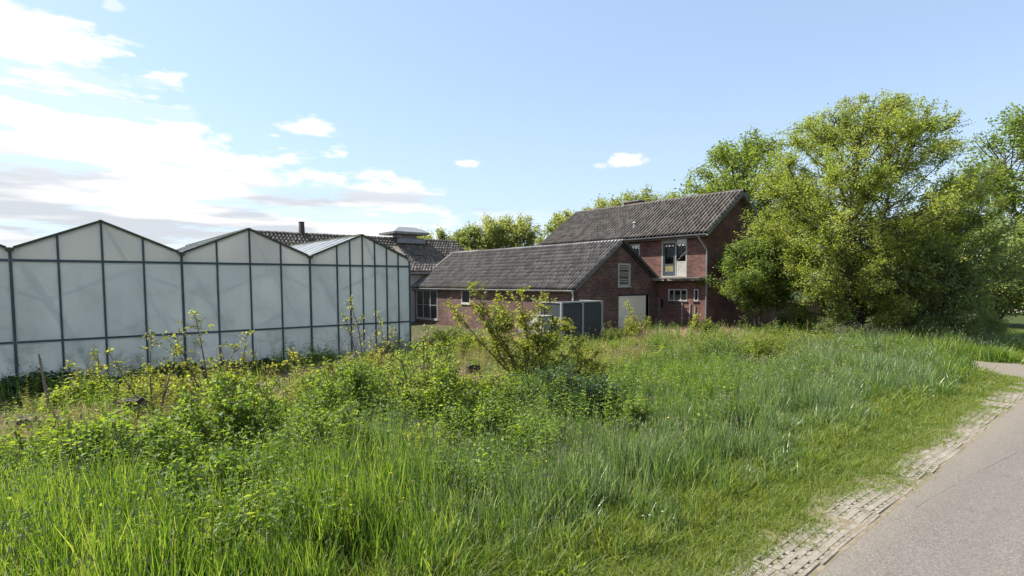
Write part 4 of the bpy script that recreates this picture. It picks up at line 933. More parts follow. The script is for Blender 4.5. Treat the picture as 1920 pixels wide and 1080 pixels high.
def sapling(name, label, base, stems, mt, r, leaf=.055, nside=9, nleaf=7, group='young saplings in the weeds', side=.38):
    """stems: list of (dx, dy, height)"""
    x, y = base; z = float(gz(x, y)); t = thing(name, label, 'sapling', (x, y, z), group); b = MB(); P = []; C = []
    for dx, dy, h in stems:
        d = np.array([dx, dy, h]); pts = curve_pts((x+r.normal(0, .04), y+r.normal(0, .04), z-.05), d, np.linalg.norm(d), 8, r, .10, .02)
        r0 = .010+.007*h; b.tube(pts, [max(r0*(1-.1*i), .004) for i in range(9)], 6); cc = r.random()
        for q in range(int(nside*1.5*h/1.5)+3):
            u = r.uniform(.18, 1.0)*8; j = min(7, int(u)); p0 = pts[j]+(pts[j+1]-pts[j])*(u-j); a = r.uniform(0, 6.28)
            dd = np.array([math.cos(a), math.sin(a), r.uniform(.25, 1.1)]); ln = side*(1.15-.75*u/8)*r.uniform(.5, 1.3)*max(h, 1.)*.75
            tp = curve_pts(p0, dd, ln, 3, r, .2, .03); b.tube(tp, [.007, .0055, .004, .003], 4, cap=False)
            for e in range(int(nleaf*r.uniform(.5, 1.5))+1):
                v = r.uniform(.12, 1.04)*3; j2 = min(2, int(v)); P.append(tp[j2]+(tp[j2+1]-tp[j2])*(v-j2)+r.normal(0, leaf*.45, 3)); C.append(cc)
        for e in range(int(6*h)):
            u = r.uniform(.45, 1.02)*8; j = min(7, int(u)); P.append(pts[j]+(pts[j+1]-pts[j])*(u-j)+r.normal(0, leaf*.5, 3)); C.append(cc)
    b.build('stems', M['twig'], t); emit_leaves('leaves', np.array(P), leaf*1.12, .75, M[mt], t, r, clump=np.array(C), up=.5)

r0 = np.random.default_rng(101)
# the tall tree at the drive and its neighbours
broad_tree('maple_tree', 'tall yellow-green multi-stemmed tree towering beside the house', (25.6, 8.9), 10.0, 5.1, 'maple', r0, nstem=4, trunk_r=.14, nlimb=175, ntwig=20, nleaf=54, leaf=.076, low=.05, peak=.36, spread=.8, twig_len=.20, lift=.07, shape=.66)
broad_tree('elder_tree', 'small fresh green tree growing close against the brick gable', (24.3, 12.3), 4.5, 2.35, 'elder', r0, nstem=3, trunk_r=.07, nlimb=80, ntwig=15, nleaf=42, leaf=.090, low=.32, peak=.58, spread=.8, twig_len=.32)
broad_tree('thicket_tree', 'dark green bushy tree with branches down to the grass at the drive', (28.6, 6.9), 5.9, 3.1, 'thicket', r0, nstem=5, trunk_r=.08, nlimb=64, ntwig=12, nleaf=28, leaf=.125, low=.03, peak=.38, spread=1.6, twig_len=.26)
broad_tree('thicket_tree', 'dark shrubby tree below the tall yellow-green tree, right of its stems', (26.6, 7.0), 4.3, 2.4, 'thicket', r0, nstem=4, trunk_r=.06, nlimb=50, ntwig=11, nleaf=28, leaf=.12, low=.03, peak=.40, spread=1.6, twig_len=.28)
broad_tree('broadleaf_tree', 'rounded mid-green tree rising behind the house gable', (41.2, 22.2), 14.2, 5.2, 'elder', r0, nstem=2, trunk_r=.28, nlimb=90, ntwig=14, nleaf=30, leaf=.20, low=.15, peak=.5, spread=.6, twig_len=.28)
broad_tree('broadleaf_tree', 'large loose green tree at the right edge behind the dark thicket', (61.0, 8.8), 17.0, 6.4, 'elder', r0, nstem=2, trunk_r=.32, nlimb=90, ntwig=14, nleaf=26, leaf=.24, low=.16, peak=.5, spread=.5, twig_len=.26)
broad_tree('thicket_tree', 'dark leafy tree filling the right edge beyond the driveway', (39.0, 6.9), 6.2, 2.7, 'thicket', r0, nstem=4, trunk_r=.08, nlimb=60, ntwig=12, nleaf=28, leaf=.15, low=.05, peak=.42, spread=1.4, twig_len=.28)
broad_tree('spruce_tree', 'small dark blue-green conifer showing past the thicket at the right edge', (52.5, 8.9), 5.9, 1.7, 'conifer', r0, nstem=1, trunk_r=.12, nlimb=60, ntwig=8, nleaf=22, leaf=.16, low=.05, peak=.12, spread=.1, twig_len=.3, width=.25, lift=-.05)
# rows of trees far behind
far = [(36.0, 61.5, 8.8, 2.7), (38.6, 60.5, 9.2, 2.6), (40.5, 57.0, 9.4, 2.7), (42.2, 56.2, 10.3, 2.9), (44.6, 55.2, 10.7, 2.9), (46.6, 54.2, 11.0, 2.8), (48.2, 51.0, 10.3, 2.7), (50.2, 50.4, 11.6, 2.9), (52.2, 48.6, 12.0, 2.9)]
where = ['first from the barn ventilator', 'second from the barn ventilator', 'third from the barn ventilator', 'fourth from the barn ventilator', 'above the outbuilding ridge, fifth along', 'above the outbuilding ridge, sixth along', 'third before the house roof', 'second before the house roof', 'nearest the house roof']
for i, (x, y, h, w) in enumerate(far):
    broad_tree('distant_tree', 'pale green poplar in the far row, ' + where[i], (x, y), h*1.04, w, 'fartree', r0, nstem=2, trunk_r=.2, nlimb=54, ntwig=11, nleaf=26, leaf=.24, low=.12, peak=.55, group='far row of pale green trees', spread=.5, twig_len=.30, lift=.10)
for (x, y, h, w, s) in ((46.9, 40.2, 12.0, 2.8, 'left of the three crowns above the house roof, over the chimney side'), (49.6, 38.0, 13.1, 3.0, 'middle one of the three crowns above the house roof'), (51.9, 36.0, 12.6, 2.7, 'right of the three crowns above the house roof')):
    broad_tree('distant_tree', 'green tree, ' + s, (x, y), h*1.03, w, 'fartree', r0, nstem=2, trunk_r=.22, nlimb=54, ntwig=11, nleaf=26, leaf=.24, low=.12, peak=.6, group='trees behind the house roof', spread=.5, twig_len=.30, lift=.10)
for (x, y, h, w, s) in ((50, 24, 8.5, 4.2, 'behind the stems of the tall tree'), (56, 19, 8.0, 4.4, 'between the tall tree and the right-hand tree'), (62, 16, 9.0, 4.4, 'in the gap left of the right-edge tree')):
    broad_tree('distant_tree', 'mid-green tree ' + s, (x, y), h, w, 'elder', r0, nstem=2, trunk_r=.2, nlimb=50, ntwig=11, nleaf=26, leaf=.28, low=.05, peak=.45, group='trees closing the gaps at the garden wall', spread=.6, twig_len=.30)
for (x, y, h, rx, s) in ((78, 12.6, 2.6, 3.2, 'low dark hedge bush on the far meadow at the right edge'), (83, 15.5, 3.4, 3.6, 'olive hedge bush behind the far path at the right edge'), (70, 14.5, 2.4, 2.8, 'far hedge bush seen just past the thicket')):
    shrub('hedge_bush', s, (x, y), rx, rx*.8, h, 'thicket', r0, nstem=30, nleaf=60, leaf=.26, group='far hedge bushes')

# shrubs of the lot: (x, y, rx, ry, h, material, leaf, stems, label)
SH = [
 (6.65, 6.95, .90, .70, .66, 'darkbush', .060, 62, 'dark green dense bush below the central sapling in tall grass'),
 (7.45, 6.55, .55, .50, .55, 'darkbush', .060, 34, 'small dark green bush right of the larger dark bush'),
 (4.55, 7.7, .85, .75, 1.05, 'nettle', .065, 56, 'bushy mid-green shrub left of the dark central bush'),
 (3.55, 8.1, .75, .65, .88, 'nettle', .070, 48, 'leafy mid-green bush at the middle left, beside the taller bushy shrub'),
 (5.6, 8.3, .55, .5, .52, 'bramble', .065, 36, 'bright green low bush in front of the stumps'),
 (1.75, 8.15, .75, .65, .90, 'nettle', .075, 50, 'leafy green bush with dark hollow in the left foreground'),
 (0.55, 7.2, .70, .6, .70, 'nettle', .075, 44, 'lush green weed bush near the lower left corner'),
 (0.35, 12.4, .7, .5, .48, 'bramble', .085, 40, 'bright yellow-green bramble bush around the leaning stake'),
 (1.5, 12.3, .9, .6, .50, 'young', .060, 46, 'yellow-green shrub in front of the second greenhouse bay'),
 (2.7, 11.9, .9, .65, .50, 'bramble', .070, 46, 'yellow-green bramble in front of the third greenhouse bay'),
 (4.2, 10.6, .7, .55, .55, 'bramble', .070, 44, 'bright bramble patch between dry grass and narrow stump'),
 (5.6, 11.9, .7, .55, .55, 'young', .055, 44, 'yellowish shrub before the right end of the greenhouse'),
 (9.3, 14.2, 1.3, .9, .70, 'bramble', .075, 60, 'broad bright green bramble mound beside the greenhouse corner'),
 (10.9, 16.4, 1.1, .8, .62, 'bramble', .080, 44, 'bright green low bush under the gridded outbuilding window'),
 (11.9, 13.1, .9, .7, .55, 'bramble', .070, 40, 'light green bramble mound behind the central sapling'),
 (14.7, 18.6, .55, .5, 1.15, 'bramble', .085, 34, 'upright bright green shrub below the small outbuilding window'),
 (8.6, 8.2, .75, .6, .55, 'young', .050, 50, 'yellow-green twiggy shrub right beside the central sapling'),
 (11.0, 10.9, .8, .7, .50, 'young', .050, 40, 'sparse yellowish shrub left of the dark booth'),
 (14.6, 8.6, 1.05, .8, .58, 'nettle', .060, 52, 'green bush in the meadow below the kitchen windows'),
 (16.3, 8.0, 1.4, 1.0, .66, 'bramble', .060, 60, 'broad bright green bush in the meadow left of the tall tree'),
 (13.2, 7.6, .8, .6, .42, 'nettle', .055, 40, 'leafy green weeds clump in the tall grass right of the dark bush'),
 (20.3, 7.9, .8, .6, .50, 'bramble', .060, 36, 'light green bush where the meadow meets the driveway'),
 (18.4, 8.6, .9, .7, .50, 'bramble', .065, 40, 'light green bush nearest the garden wall'),
 (1.05, 6.05, .60, .45, .52, 'nettle', .070, 40, 'bright leafy weed clump at the bottom left, nearest the frame corner'),
 (2.55, 6.65, .65, .5, .58, 'nettle', .065, 42, 'leafy green weed clump in the lower left grass'),
 (3.35, 5.85, .45, .4, .46, 'bramble', .060, 30, 'small light green weed clump in the foreground grass'),
 (4.75, 6.55, .65, .5, .55, 'nettle', .062, 42, 'mid-green leafy clump in the grass left of the dark bush'),
 (5.7, 7.35, .65, .55, .62, 'bramble', .060, 40, 'light green leafy clump directly left of the dark bush'),
 (-.05, 8.5, .7, .5, .62, 'bramble', .070, 40, 'light green bramble at the left edge above the foreground grass'),
 (0.75, 9.2, .6, .5, .50, 'young', .052, 34, 'yellowish low bush near the short pale stake'),
 (2.65, 9.3, .8, .6, .62, 'bramble', .058, 46, 'light green bramble behind the left foreground bushes'),
 (7.0, 5.5, .5, .4, .40, 'nettle', .055, 30, 'low leafy weeds in the grass below the dark bush'),
 (8.6, 4.6, .45, .35, .34, 'nettle', .055, 28, 'low leafy weeds in the grass near the roadside turf'),
 (24.2, 9.0, 1.0, .7, .85, 'thicket', .070, 44, 'grey-green undergrowth bush at the foot of the tall tree'),
 (23.2, 8.0, .9, .7, .70, 'seed', .050, 46, 'pale whitish flowering shrub under the tall tree'),
 (26.2, 6.6, 1.1, .7, .85, 'thicket', .075, 52, 'dark green undergrowth bush right below the tall tree stems'),
 (28.0, 5.9, 1.2, .7, .80, 'thicket', .075, 52, 'dark undergrowth bush at the foot of the thicket by the driveway'),
 (30.2, 5.6, 1.2, .8, .85, 'thicket', .080, 48, 'dark undergrowth bush at the right end of the thicket'),
 (24.9, 7.6, .9, .6, .95, 'elder', .075, 44, 'mid-green bush in front of the tall tree stems'),
 (27.0, 11.8, 1.0, .8, .9, 'thicket', .075, 40, 'dark bush in the shade of the garden wall'),
 (17.3, 13.8, .6, .5, .8, 'young', .060, 32, 'yellowish twiggy bush in front of the pale door'),
 (20.6, 12.6, .6, .5, .62, 'elder', .075, 30, 'green weeds bush below the balcony door'),
]
for (x, y, rx, ry, h, mt, lf, ns, lab) in SH:
    shrub('shrub', lab, (x, y), rx*1.12, ry*1.12, h*1.35, mt, r0, nstem=int(ns*1.25), nleaf=96, leaf=lf*.82, group='bushes scattered over the lot')
for (x, y, rx, h, lab) in ((5.9, 12.9, .75, .85, 'tangle of bare brown twigs in front of the many-barred greenhouse bay'), (7.9, 14.3, .8, .6, 'low heap of dead brown brush at the greenhouse corner'), (4.9, 11.4, .6, .75, 'dead twiggy bush beside the reddish stalks'), (17.1, 12.9, .55, .7, 'dry twiggy bush at the right foot of the dark booth')):
    shrub('dead_bush', lab, (x, y), rx, rx*.8, h, 'straw', r0, nstem=44, nleaf=8, leaf=.05, bark='deadwood', group='dead brush on the lot')
# saplings
SP = [
 ((7.75, 8.9), [(-.85, .75, 2.45), (-.45, .35, 2.0), (-.15, .1, 1.75), (.15, -.1, 1.5), (.55, -.35, 1.7), (.45, -.1, 2.2), (.1, .2, 2.35), (.95, -.75, 1.25), (.5, -.2, 1.6), (-.2, -.2, 1.2), (-1.0, .6, 1.6), (-1.3, 1.0, 1.9), (1.3, -1.1, 1.0)], .056, 15, 14, 'large yellow-green multi-stemmed sapling standing in the centre of the lot'),
 ((8.5, 8.3), [(.1, 0, .95), (.4, -.3, .9), (.6, -.4, .7), (-.3, .2, .9)], .07, 11, 9, 'lower leafy yellow-green sapling just right of the large central one'),
 ((3.1, 12.9), [(-.3, .1, 1.3), (.1, .1, 1.5), (.5, 0, 1.1)], .05, 6, 6, 'feathery yellowish sapling before the valley of the greenhouse, behind the brambles'),
 ((12.2, 15.6), [(.1, .1, 2.1), (.3, 0, 1.5)], .085, 9, 8, 'leafy sapling before the brick wall right of the greenhouse corner'),
 ((5.75, 12.6), [(-.5, .2, 2.0), (.1, .1, 2.2), (.55, 0, 1.6), (.9, .1, 1.3)], .055, 5, 4, 'thin nearly bare sapling in front of the many-barred greenhouse bay'),
 ((2.3, 11.9), [(-.35, .1, 1.65), (0, .1, 1.95), (.4, .1, 1.4), (-.7, 0, 1.3), (.8, .1, 1.1)], .052, 7, 6, 'yellowish sapling in front of the valley between second and third gable'),
 ((1.3, 11.2), [(-.5, .1, 1.45), (0, 0, 1.6), (.3, 0, 1.2), (.5, .2, 1.75), (-.8, .1, 1.1)], .052, 7, 7, 'golden-green bushy sapling at the left below the first gable'),
 ((0.7, 12.6), [(-.6, .2, 1.0), (.1, .1, 1.3), (-.2, .1, 1.1)], .052, 7, 7, 'low yellow sapling with an arching shoot near the leaning stake'),
 ((6.9, 13.6), [(.1, .1, 1.7), (.4, .1, 1.3)], .055, 6, 4, 'slender sapling before the last greenhouse bars near the corner'),
 ((18.0, 14.0), [(-.35, .3, 1.75), (.2, .1, 1.1), (.5, -.1, 1.1), (.1, 0, .8)], .075, 8, 7, 'arching yellow-green sapling between the dark booth and pale door'),
 ((20.3, 12.9), [(-.2, .1, 1.0), (.2, 0, .95), (.6, -.3, .9), (0, 0, 1.1)], .08, 8, 8, 'small fresh green sapling in front of the kitchen windows'),
 ((13.9, 13.9), [(.1, .1, 1.0), (-.2, .1, .8), (.3, 0, .7)], .07, 7, 6, 'small yellowish sapling at the foot of the dark booth'),
 ((7.3, 12.3), [(0, .1, 1.3), (.4, .2, 1.0), (-.3, .1, .9)], .055, 8, 6, 'thin yellowish sapling behind the tall dark stump'),
 ((3.9, 12.2), [(0, .1, 1.1), (.3, .2, .9), (-.3, .1, .8)], .055, 8, 7, 'small yellowish sapling left of the nearly bare one'),
]
for (b, st, lf, ns, nl, lab) in SP: sapling('sapling', lab, b, st, 'young', r0, lf, ns, nl)

# ------------------------------------------------------------------ ground vegetation: nobody could count it, so instanced stuff
PROTO = 0
def proto_mesh(parts):
    """parts: list of (V, F, tint, material) -> object kept outside the scene"""
    global PROTO
    Vs = []; Fs = []; Ts = []; Mi = []; b = 0; mats = []
    for V, F, T, mt in parts:
        Vs.append(V); F = np.asarray(F); 
        if F.shape[1] == 3: F = np.concatenate([F, F[:, 2:3]], 1)
        Fs.append(F+b); Ts.append(T); b += len(V)
        if mt not in mats: mats.append(mt)
        Mi.append(np.full(len(F), mats.index(mt)))
    V = np.concatenate(Vs); F = np.concatenate(Fs); T = np.concatenate(Ts); Mi = np.concatenate(Mi)
    me = bpy.data.meshes.new('plant_%04d' % PROTO)
    faces = [tuple(f) if f[2] != f[3] else tuple(f[:3]) for f in F.tolist()]
    me.from_pydata(V.tolist(), [], faces)
    at = me.attributes.new('tint', 'FLOAT', 'POINT'); at.data.foreach_set('value', T.astype(np.float32))
    for k in mats: me.materials.append(M[k])
    me.polygons.foreach_set('material_index', Mi.astype(np.int32)); me.update()
    o = bpy.data.objects.new('plant_%04d' % PROTO, me); PROTO += 1; return o
def blades(n, h0, h1, rad, wid, arch, r, tb=(0, 1), lean=.25):
    a = r.uniform(0, 2*np.pi, n); rr = rad*np.sqrt(r.random(n)); B = np.stack([rr*np.cos(a), rr*np.sin(a), np.zeros(n)-.03], -1)
    h = r.uniform(h0, h1, n); d = r.uniform(0, 2*np.pi, n); D = np.stack([np.cos(d), np.sin(d), np.zeros(n)], -1)
    fa = r.uniform(0, 2*np.pi, n); S = np.stack([np.cos(fa), np.sin(fa), np.zeros(n)], -1)
    ln = r.normal(0, lean, n)[:, None]*D; ar = (arch*r.uniform(.1, 1.6, n))[:, None]
    V = []
    for t, w in ((0, .8), (.35, 1.0), (.7, .72), (1.0, .06)):
        p = B + (ln*t + D*ar*t**2.4)*h[:, None] + np.array([0, 0, 1])*(h[:, None]*(t - .35*ar*t**3)); 
        V += [p - S*wid*w*.5, p + S*wid*w*.5]
    V = np.stack(V, 1).reshape(-1, 3); i = np.arange(n)[:, None]*8
    F = np.concatenate([i+np.array([[0, 1, 3, 2]]), i+np.array([[2, 3, 5, 4]]), i+np.array([[4, 5, 7, 6]])])
    return V, F, np.repeat(tb[0]+(tb[1]-tb[0])*r.random(n), 8)
def heads(n, h0, h1, rad, r, L=.07, w=.010):
    a = r.uniform(0, 2*np.pi, n); rr = rad*np.sqrt(r.random(n)); h = r.uniform(h0, h1, n); ln = r.normal(0, .12, (n, 2))
    V = []; F = []; b = 0; SV = []; SF = []; sb = 0
    for k in range(n):
        p0 = np.array([rr[k]*np.cos(a[k]), rr[k]*np.sin(a[k]), 0]); p1 = p0 + np.array([ln[k, 0]*h[k], ln[k, 1]*h[k], h[k]]); d = np.array([ln[k, 0]*2.2, ln[k, 1]*2.2, 1]); d /= np.linalg.norm(d)
        s = np.array([.0016, 0, 0]); s2 = np.array([0, .0016, 0])
        SV += [p0-s, p0+s, p1+s*.6, p1-s*.6]; SF.append((sb, sb+1, sb+2, sb+3)); sb += 4
        q = [p1, p1+d*L*.3, p1+d*L*.7, p1+d*L]; 
        ring = [(.2, 0), (1, 1), (.8, 2), (.1, 3)]
        for f, i in ring: V += [q[i]+np.array([w*f, 0, 0])*.5, q[i]+np.array([-w*f*.5, w*f*.87, 0])*.5, q[i]+np.array([-w*f*.5, -w*f*.87, 0])*.5]
        for i in range(3):
            for e in range(3): F.append((b+i*3+e, b+i*3+(e+1) % 3, b+i*3+3+(e+1) % 3, b+i*3+3+e))
        b += 12
    return (np.array(V), F, np.repeat(r.random(n), 12)), (np.array(SV), SF, np.repeat(r.uniform(.5, 1, n), 4))
def herb(ns, h0, h1, rad, leaf, r, node=.07, width=.55, droop=.2):
    P = []; D = []; L = []; SV = []; SF = []; sb = 0
    for k in range(ns):
        a = r.uniform(0, 6.28); rr = rad*math.sqrt(r.random()); h = r.uniform(h0, h1); ln = r.normal(0, .14, 2)
        p0 = np.array([rr*math.cos(a), rr*math.sin(a), -.02]); top = p0+np.array([ln[0]*h, ln[1]*h, h]); s = np.array([.0025, .0015, 0])
        SV += [p0-s, p0+s, top+s*.4, top-s*.4]; SF.append((sb, sb+1, sb+2, sb+3)); sb += 4
        m = int(h/node); ph = r.uniform(0, 6.28)
        for i in range(1, m+1):
            u = i/m; p = p0+(top-p0)*u; ph += 1.57
            for e in (0, math.pi):
                q = ph+e+r.normal(0, .25); P.append(p); D.append((math.cos(q), math.sin(q), r.normal(.15, .3)-droop+(.6 if i == m else 0))); L.append(leaf*(1.15-.55*u**2)*r.uniform(.75, 1.2))
    V, F, T = leaf_quads(np.array(P), np.array(L), width, r, D=np.array(D), up=1.0, fold=.10)
    return (V, F, T), (np.array(SV), SF, np.full(len(SV), .4))
def mound(n, rx, h, leaf, r, width=.7):
    a = r.uniform(0, 6.28, n); u = np.sqrt(r.random(n)); z = h*np.sqrt(np.clip(1-u**2*.9, 0, 1))*r.uniform(.25, 1.1, n)
    P = np.stack([rx*u*np.cos(a), rx*u*np.sin(a), z], -1); D = np.stack([np.cos(a)*.8, np.sin(a)*.8, np.zeros(n)], -1)+r.normal(0, .6, (n, 3)); D[:, 2] -= .1
    return leaf_quads(P, leaf, width, r, D=D, up=1.0)
def scatter(name, label, cat, protos, P, rot, scale, idx):
    col = bpy.data.collections.new(name+'_kinds')
    for o in protos: col.objects.link(o)
    me = bpy.data.meshes.new(name); me.vertices.add(len(P)); me.vertices.foreach_set('co', np.asarray(P, np.float32).ravel())
    a = me.attributes.new('rot', 'FLOAT_VECTOR', 'POINT'); a.data.foreach_set('vector', np.asarray(rot, np.float32).ravel())
    a = me.attributes.new('size', 'FLOAT_VECTOR', 'POINT'); a.data.foreach_set('vector', np.asarray(scale, np.float32).ravel())
    a = me.attributes.new('pick', 'INT', 'POINT'); a.data.foreach_set('value', np.asarray(idx, np.int32))
    me.update(); ob = bpy.data.objects.new(name, me); COL.objects.link(ob); tag(ob, label, cat, kind='stuff')
    g = bpy.data.node_groups.new(name, 'GeometryNodeTree')
    g.interface.new_socket('Geometry', in_out='INPUT', socket_type='NodeSocketGeometry'); g.interface.new_socket('Geometry', in_out='OUTPUT', socket_type='NodeSocketGeometry')
    gi = g.nodes.new('NodeGroupInput'); go = g.nodes.new('NodeGroupOutput'); ip = g.nodes.new('GeometryNodeInstanceOnPoints'); ci = g.nodes.new('GeometryNodeCollectionInfo')
    ci.inputs['Collection'].default_value = col; ci.inputs['Separate Children'].default_value = True; ci.inputs['Reset Children'].default_value = True
    def att(nm, ty):
        n = g.nodes.new('GeometryNodeInputNamedAttribute'); n.data_type = ty; n.inputs['Name'].default_value = nm; return n.outputs['Attribute']
    l = g.links; l.new(gi.outputs[0], ip.inputs['Points']); l.new(ci.outputs[0], ip.inputs['Instance']); ip.inputs['Pick Instance'].default_value = True
    l.new(att('pick', 'INT'), ip.inputs['Instance Index']); l.new(att('rot', 'FLOAT_VECTOR'), ip.inputs['Rotation']); l.new(att('size', 'FLOAT_VECTOR'), ip.inputs['Scale'])
    l.new(ip.outputs[0], go.inputs[0]); md = ob.modifiers.new('plants', 'NODES'); md.node_group = g
    return ob
def sm(x, a, b):
    t = np.clip((np.asarray(x, float)-a)/(b-a), 0, 1); return t*t*(3-2*t)
rs = np.random.default_rng(55)
def field(n_per_m2, x0=-3, x1=34, y0=2.2, y1=18.5, near=8.0, power=1.25, floor=.12):
    A = (x1-x0)*(y1-y0); n = int(A*n_per_m2); x = rs.uniform(x0, x1, n); y = rs.uniform(y0, y1, n); d = np.hypot(x, y)
    ang = np.degrees(np.arctan2(y, x)); ok = (ang > 50.6-52) & (ang < 50.6+52)
    keep = np.clip((near/d)**power, floor, 1); ok &= rs.random(n) < keep
    ok &= ~((y > 12.4) & (x < 4.6) & (rs.random(n) < .82*sm(y, 12.4, 13.4)))
    ok &= ~((y > 16.0) & (x < 9.1)) & ~((y > 14.5) & (y < 15.9) & (x > 13.85) & (x < 16.65)) & ~((x > 17.3) & (y > 16.85)) & ~((x > 23.1) & (y > 14.2))
    xc = 20.45+.10*(y-3); wd = 1.1 + 1.1*np.clip((4.4-y)/2.2, 0, 1)**1.6
    ok &= ~((np.abs(x-xc) < wd+.05) & (y < 4.9))
    x, y, keep = x[ok], y[ok], keep[ok]
    return x, y, 1/np.sqrt(keep)
def place(name, label, cat, protos, x, y, s, hs=1.0, tilt=.10, zoff=0.0):
    n = len(x); P = np.stack([x, y, gz(x, y)+zoff], -1); rot = np.stack([rs.normal(0, tilt, n), rs.normal(0, tilt, n), rs.uniform(0, 6.28, n)], -1)
    sc_ = rs.uniform(.75, 1.25, n); wide = sc_*np.clip(s, 1, 2.2); S = np.stack([wide, wide, sc_*hs*np.ones(n)], -1)
    return scatter(name, label, cat, protos, P, rot, S, rs.integers(0, len(protos), n))
rp = np.random.default_rng(77)
def grow_cover():
    tall = []
    for _ in range(6):
        hd, st = heads(2, .55, .95, .10, rp, .05, .007)
        tall.append(proto_mesh([(*blades(22, .25, .80, .10, .0105, .13, rp, lean=.10), 'grass'), (*hd, 'seed'), (*st, 'grass')]))
    blue = []
    for _ in range(5):
        hd, st = heads(2, .55, .82, .12, rp, .06, .009)
        blue.append(proto_mesh([(*blades(20, .28, .78, .10, .0110, .13, rp, lean=.10), 'bluegrass'), (*hd, 'seed'), (*st, 'bluegrass')]))
    lawn = [proto_mesh([(*blades(22, .04, .15, .12, .0080, .55, rp, lean=.5), 'lawn')]) for _ in range(4)]
    mid = [proto_mesh([(*blades(20, .12, .36, .12, .0090, .40, rp, lean=.35), 'lawn')]) for _ in range(4)]
    straw = [proto_mesh([(*blades(24, .20, .65, .18, .0075, .7, rp, lean=.5), 'straw')]) for _ in range(4)]
    thatch = [proto_mesh([(*blades(22, .12, .40, .20, .007, 1.5, rp, lean=1.5), 'straw')]) for _ in range(3)]
    rust = [proto_mesh([(*blades(20, .15, .42, .14, .007, .4, rp, lean=.4), 'rust')]) for _ in range(2)]
    net = []
    for k in range(6):
        lf, st = herb(7, .30, .75, .13, .062, rp, .055); net.append(proto_mesh([(*lf, 'nettle'), (*st, 'nettle')]))
    her = []
    for k in range(5):
        lf, st = herb(8, .15, .50, .16, .046, rp, .04, .65); her.append(proto_mesh([(*lf, 'bramble'), (*st, 'bramble')]))
    mou = [proto_mesh([(*mound(90, .22, .28, .050, rp), 'bramble')]) for _ in range(4)]
    dock = []
    for k in range(4):
        n = 26; a = rp.uniform(0, 6.28, n); D = np.stack([np.cos(a), np.sin(a), rp.uniform(.25, 1.5, n)], -1); dock.append(proto_mesh([(*leaf_quads(rp.normal(0, .03, (n, 3))*np.array([1, 1, 0]), .13, .34, rp, D=D, up=1.0, fold=.08), 'nettle')]))
    fea = []
    for k in range(6):
        lf, st = herb(6, .35, .95, .14, .036, rp, .045, .6, .05); fea.append(proto_mesh([(*lf, 'young'), (*st, 'straw')]))
    yel = []
    for col_ in ('petal_y', 'petal_y', 'petal_w'):
        V = []; F = []; b = 0; SVV = []
        for k in range(3):
            c = np.array([*rp.normal(0, .10, 2), rp.uniform(.22, .5) if col_ == 'petal_y' else rp.uniform(.18, .35)]); rr = .011 if col_ == 'petal_y' else .012
            for e in range(6):
                a = e*math.pi/3; q = c+np.array([math.cos(a), math.sin(a), .35])*rr; a2 = a+.5; q2 = c+np.array([math.cos(a2), math.sin(a2), .35])*rr*1.1; a3 = a-.5; q3 = c+np.array([math.cos(a3), math.sin(a3), .35])*rr*1.1
                V += [c, q3, q*1.0, q2]; F.append((b, b+1, b+2, b+3)); b += 4
            if col_ == 'petal_w':
                for e in range(6):
                    d = rp.normal(0, 1, (4, 3)); d /= np.linalg.norm(d, axis=1)[:, None]; V += list(c+d*.011); F.append((b, b+1, b+2, b+3)); b += 4
            SVV += [c*np.array([.5, .5, 0])-np.array([.002, 0, 0]), c*np.array([.5, .5, 0])+np.array([.002, 0, 0]), c+np.array([.0015, 0, 0]), c-np.array([.0015, 0, 0])]
        yel.append(proto_mesh([(np.array(V), F, np.full(len(V), .5), col_), (np.array(SVV), np.arange(len(SVV)).reshape(-1, 4), np.full(len(SVV), .5), 'grass')]))
    # --- where each grows
    bare = [(-.3, 10.2, 1.35), (4.3, 12.8, 1.15), (7.2, 14.6, 1.2), (7.2, 11.2, 1.3), (6.6, 10.0, .8), (14.2, 16.4, 1.4), (12.6, 11.6, .9), (13.0, 17.6, 1.2), (20.2, 13.6, .8), (23.0, 12.9, 1.2), (5.4, 13.6, .8), (2.0, 10.4, .7), (16.9, 13.2, .8), (20.5, 10.0, .9)]
    def dry(x, y): return np.clip(.9*sm(y, 8.3, 9.6)*sm(vn(x, y, 1.0, 71), .60, .66)+sum(np.exp(-((x-a)**2+(y-b)**2)/(2*(c*.74)**2)) for a, b, c in bare), 0, 1)
    # short turf along the verge
    x, y, s = field(230, -2, 26, 2.3, 6.5, 7.0, 1.2, .10); d = y-road_edge(x)
    w = sm(d+(vn(x, y, .7, 51)-.5)*.5, .28, .62)*(1-sm(d, 1.3+.7*vn(x, y, 1.2, 1), 2.4+.6*vn(x, y, 1.2, 1)))
    k = rs.random(len(x)) < w*(.55+.45*vn(x, y, .5, 6)); place('turf', 'short trodden grass along the roadside', 'grass', lawn, x[k], y[k], s[k])
    # knee-high transition
    x, y, s = field(150, -2, 34, 2.3, 12, 7.5, 1.2, .10); d = y-road_edge(x)
    w = sm(d, .95, 1.7)*(1-.75*sm(d, 2.8, 3.8)); w = np.maximum(w, .5*sm(x, 21.5, 23)*sm(d, .5, 1.0)); k = rs.random(len(x)) < w*(.5+.5*vn(x, y, .8, 5)); place('meadow_grass', 'knee-high yellow-green grass behind the roadside turf', 'grass', mid, x[k], y[k], s[k], .8)
    # turf in the paver cells
    x = rs.uniform(-1, 19, 3800); y = road_edge(x)+rs.uniform(.02, .66, 3800); k = rs.random(3800) < .10+1.3*(vn(x, y, .45, 8)-.45)+1.6*(vn(x, x*0, 1.3, 88)-.5)+2.6*(y-road_edge(x)-.16); place('paver_grass', 'thin grass tufts growing through the pavers', 'grass', lawn, x[k], y[k], np.ones(k.sum())*.55, .45)
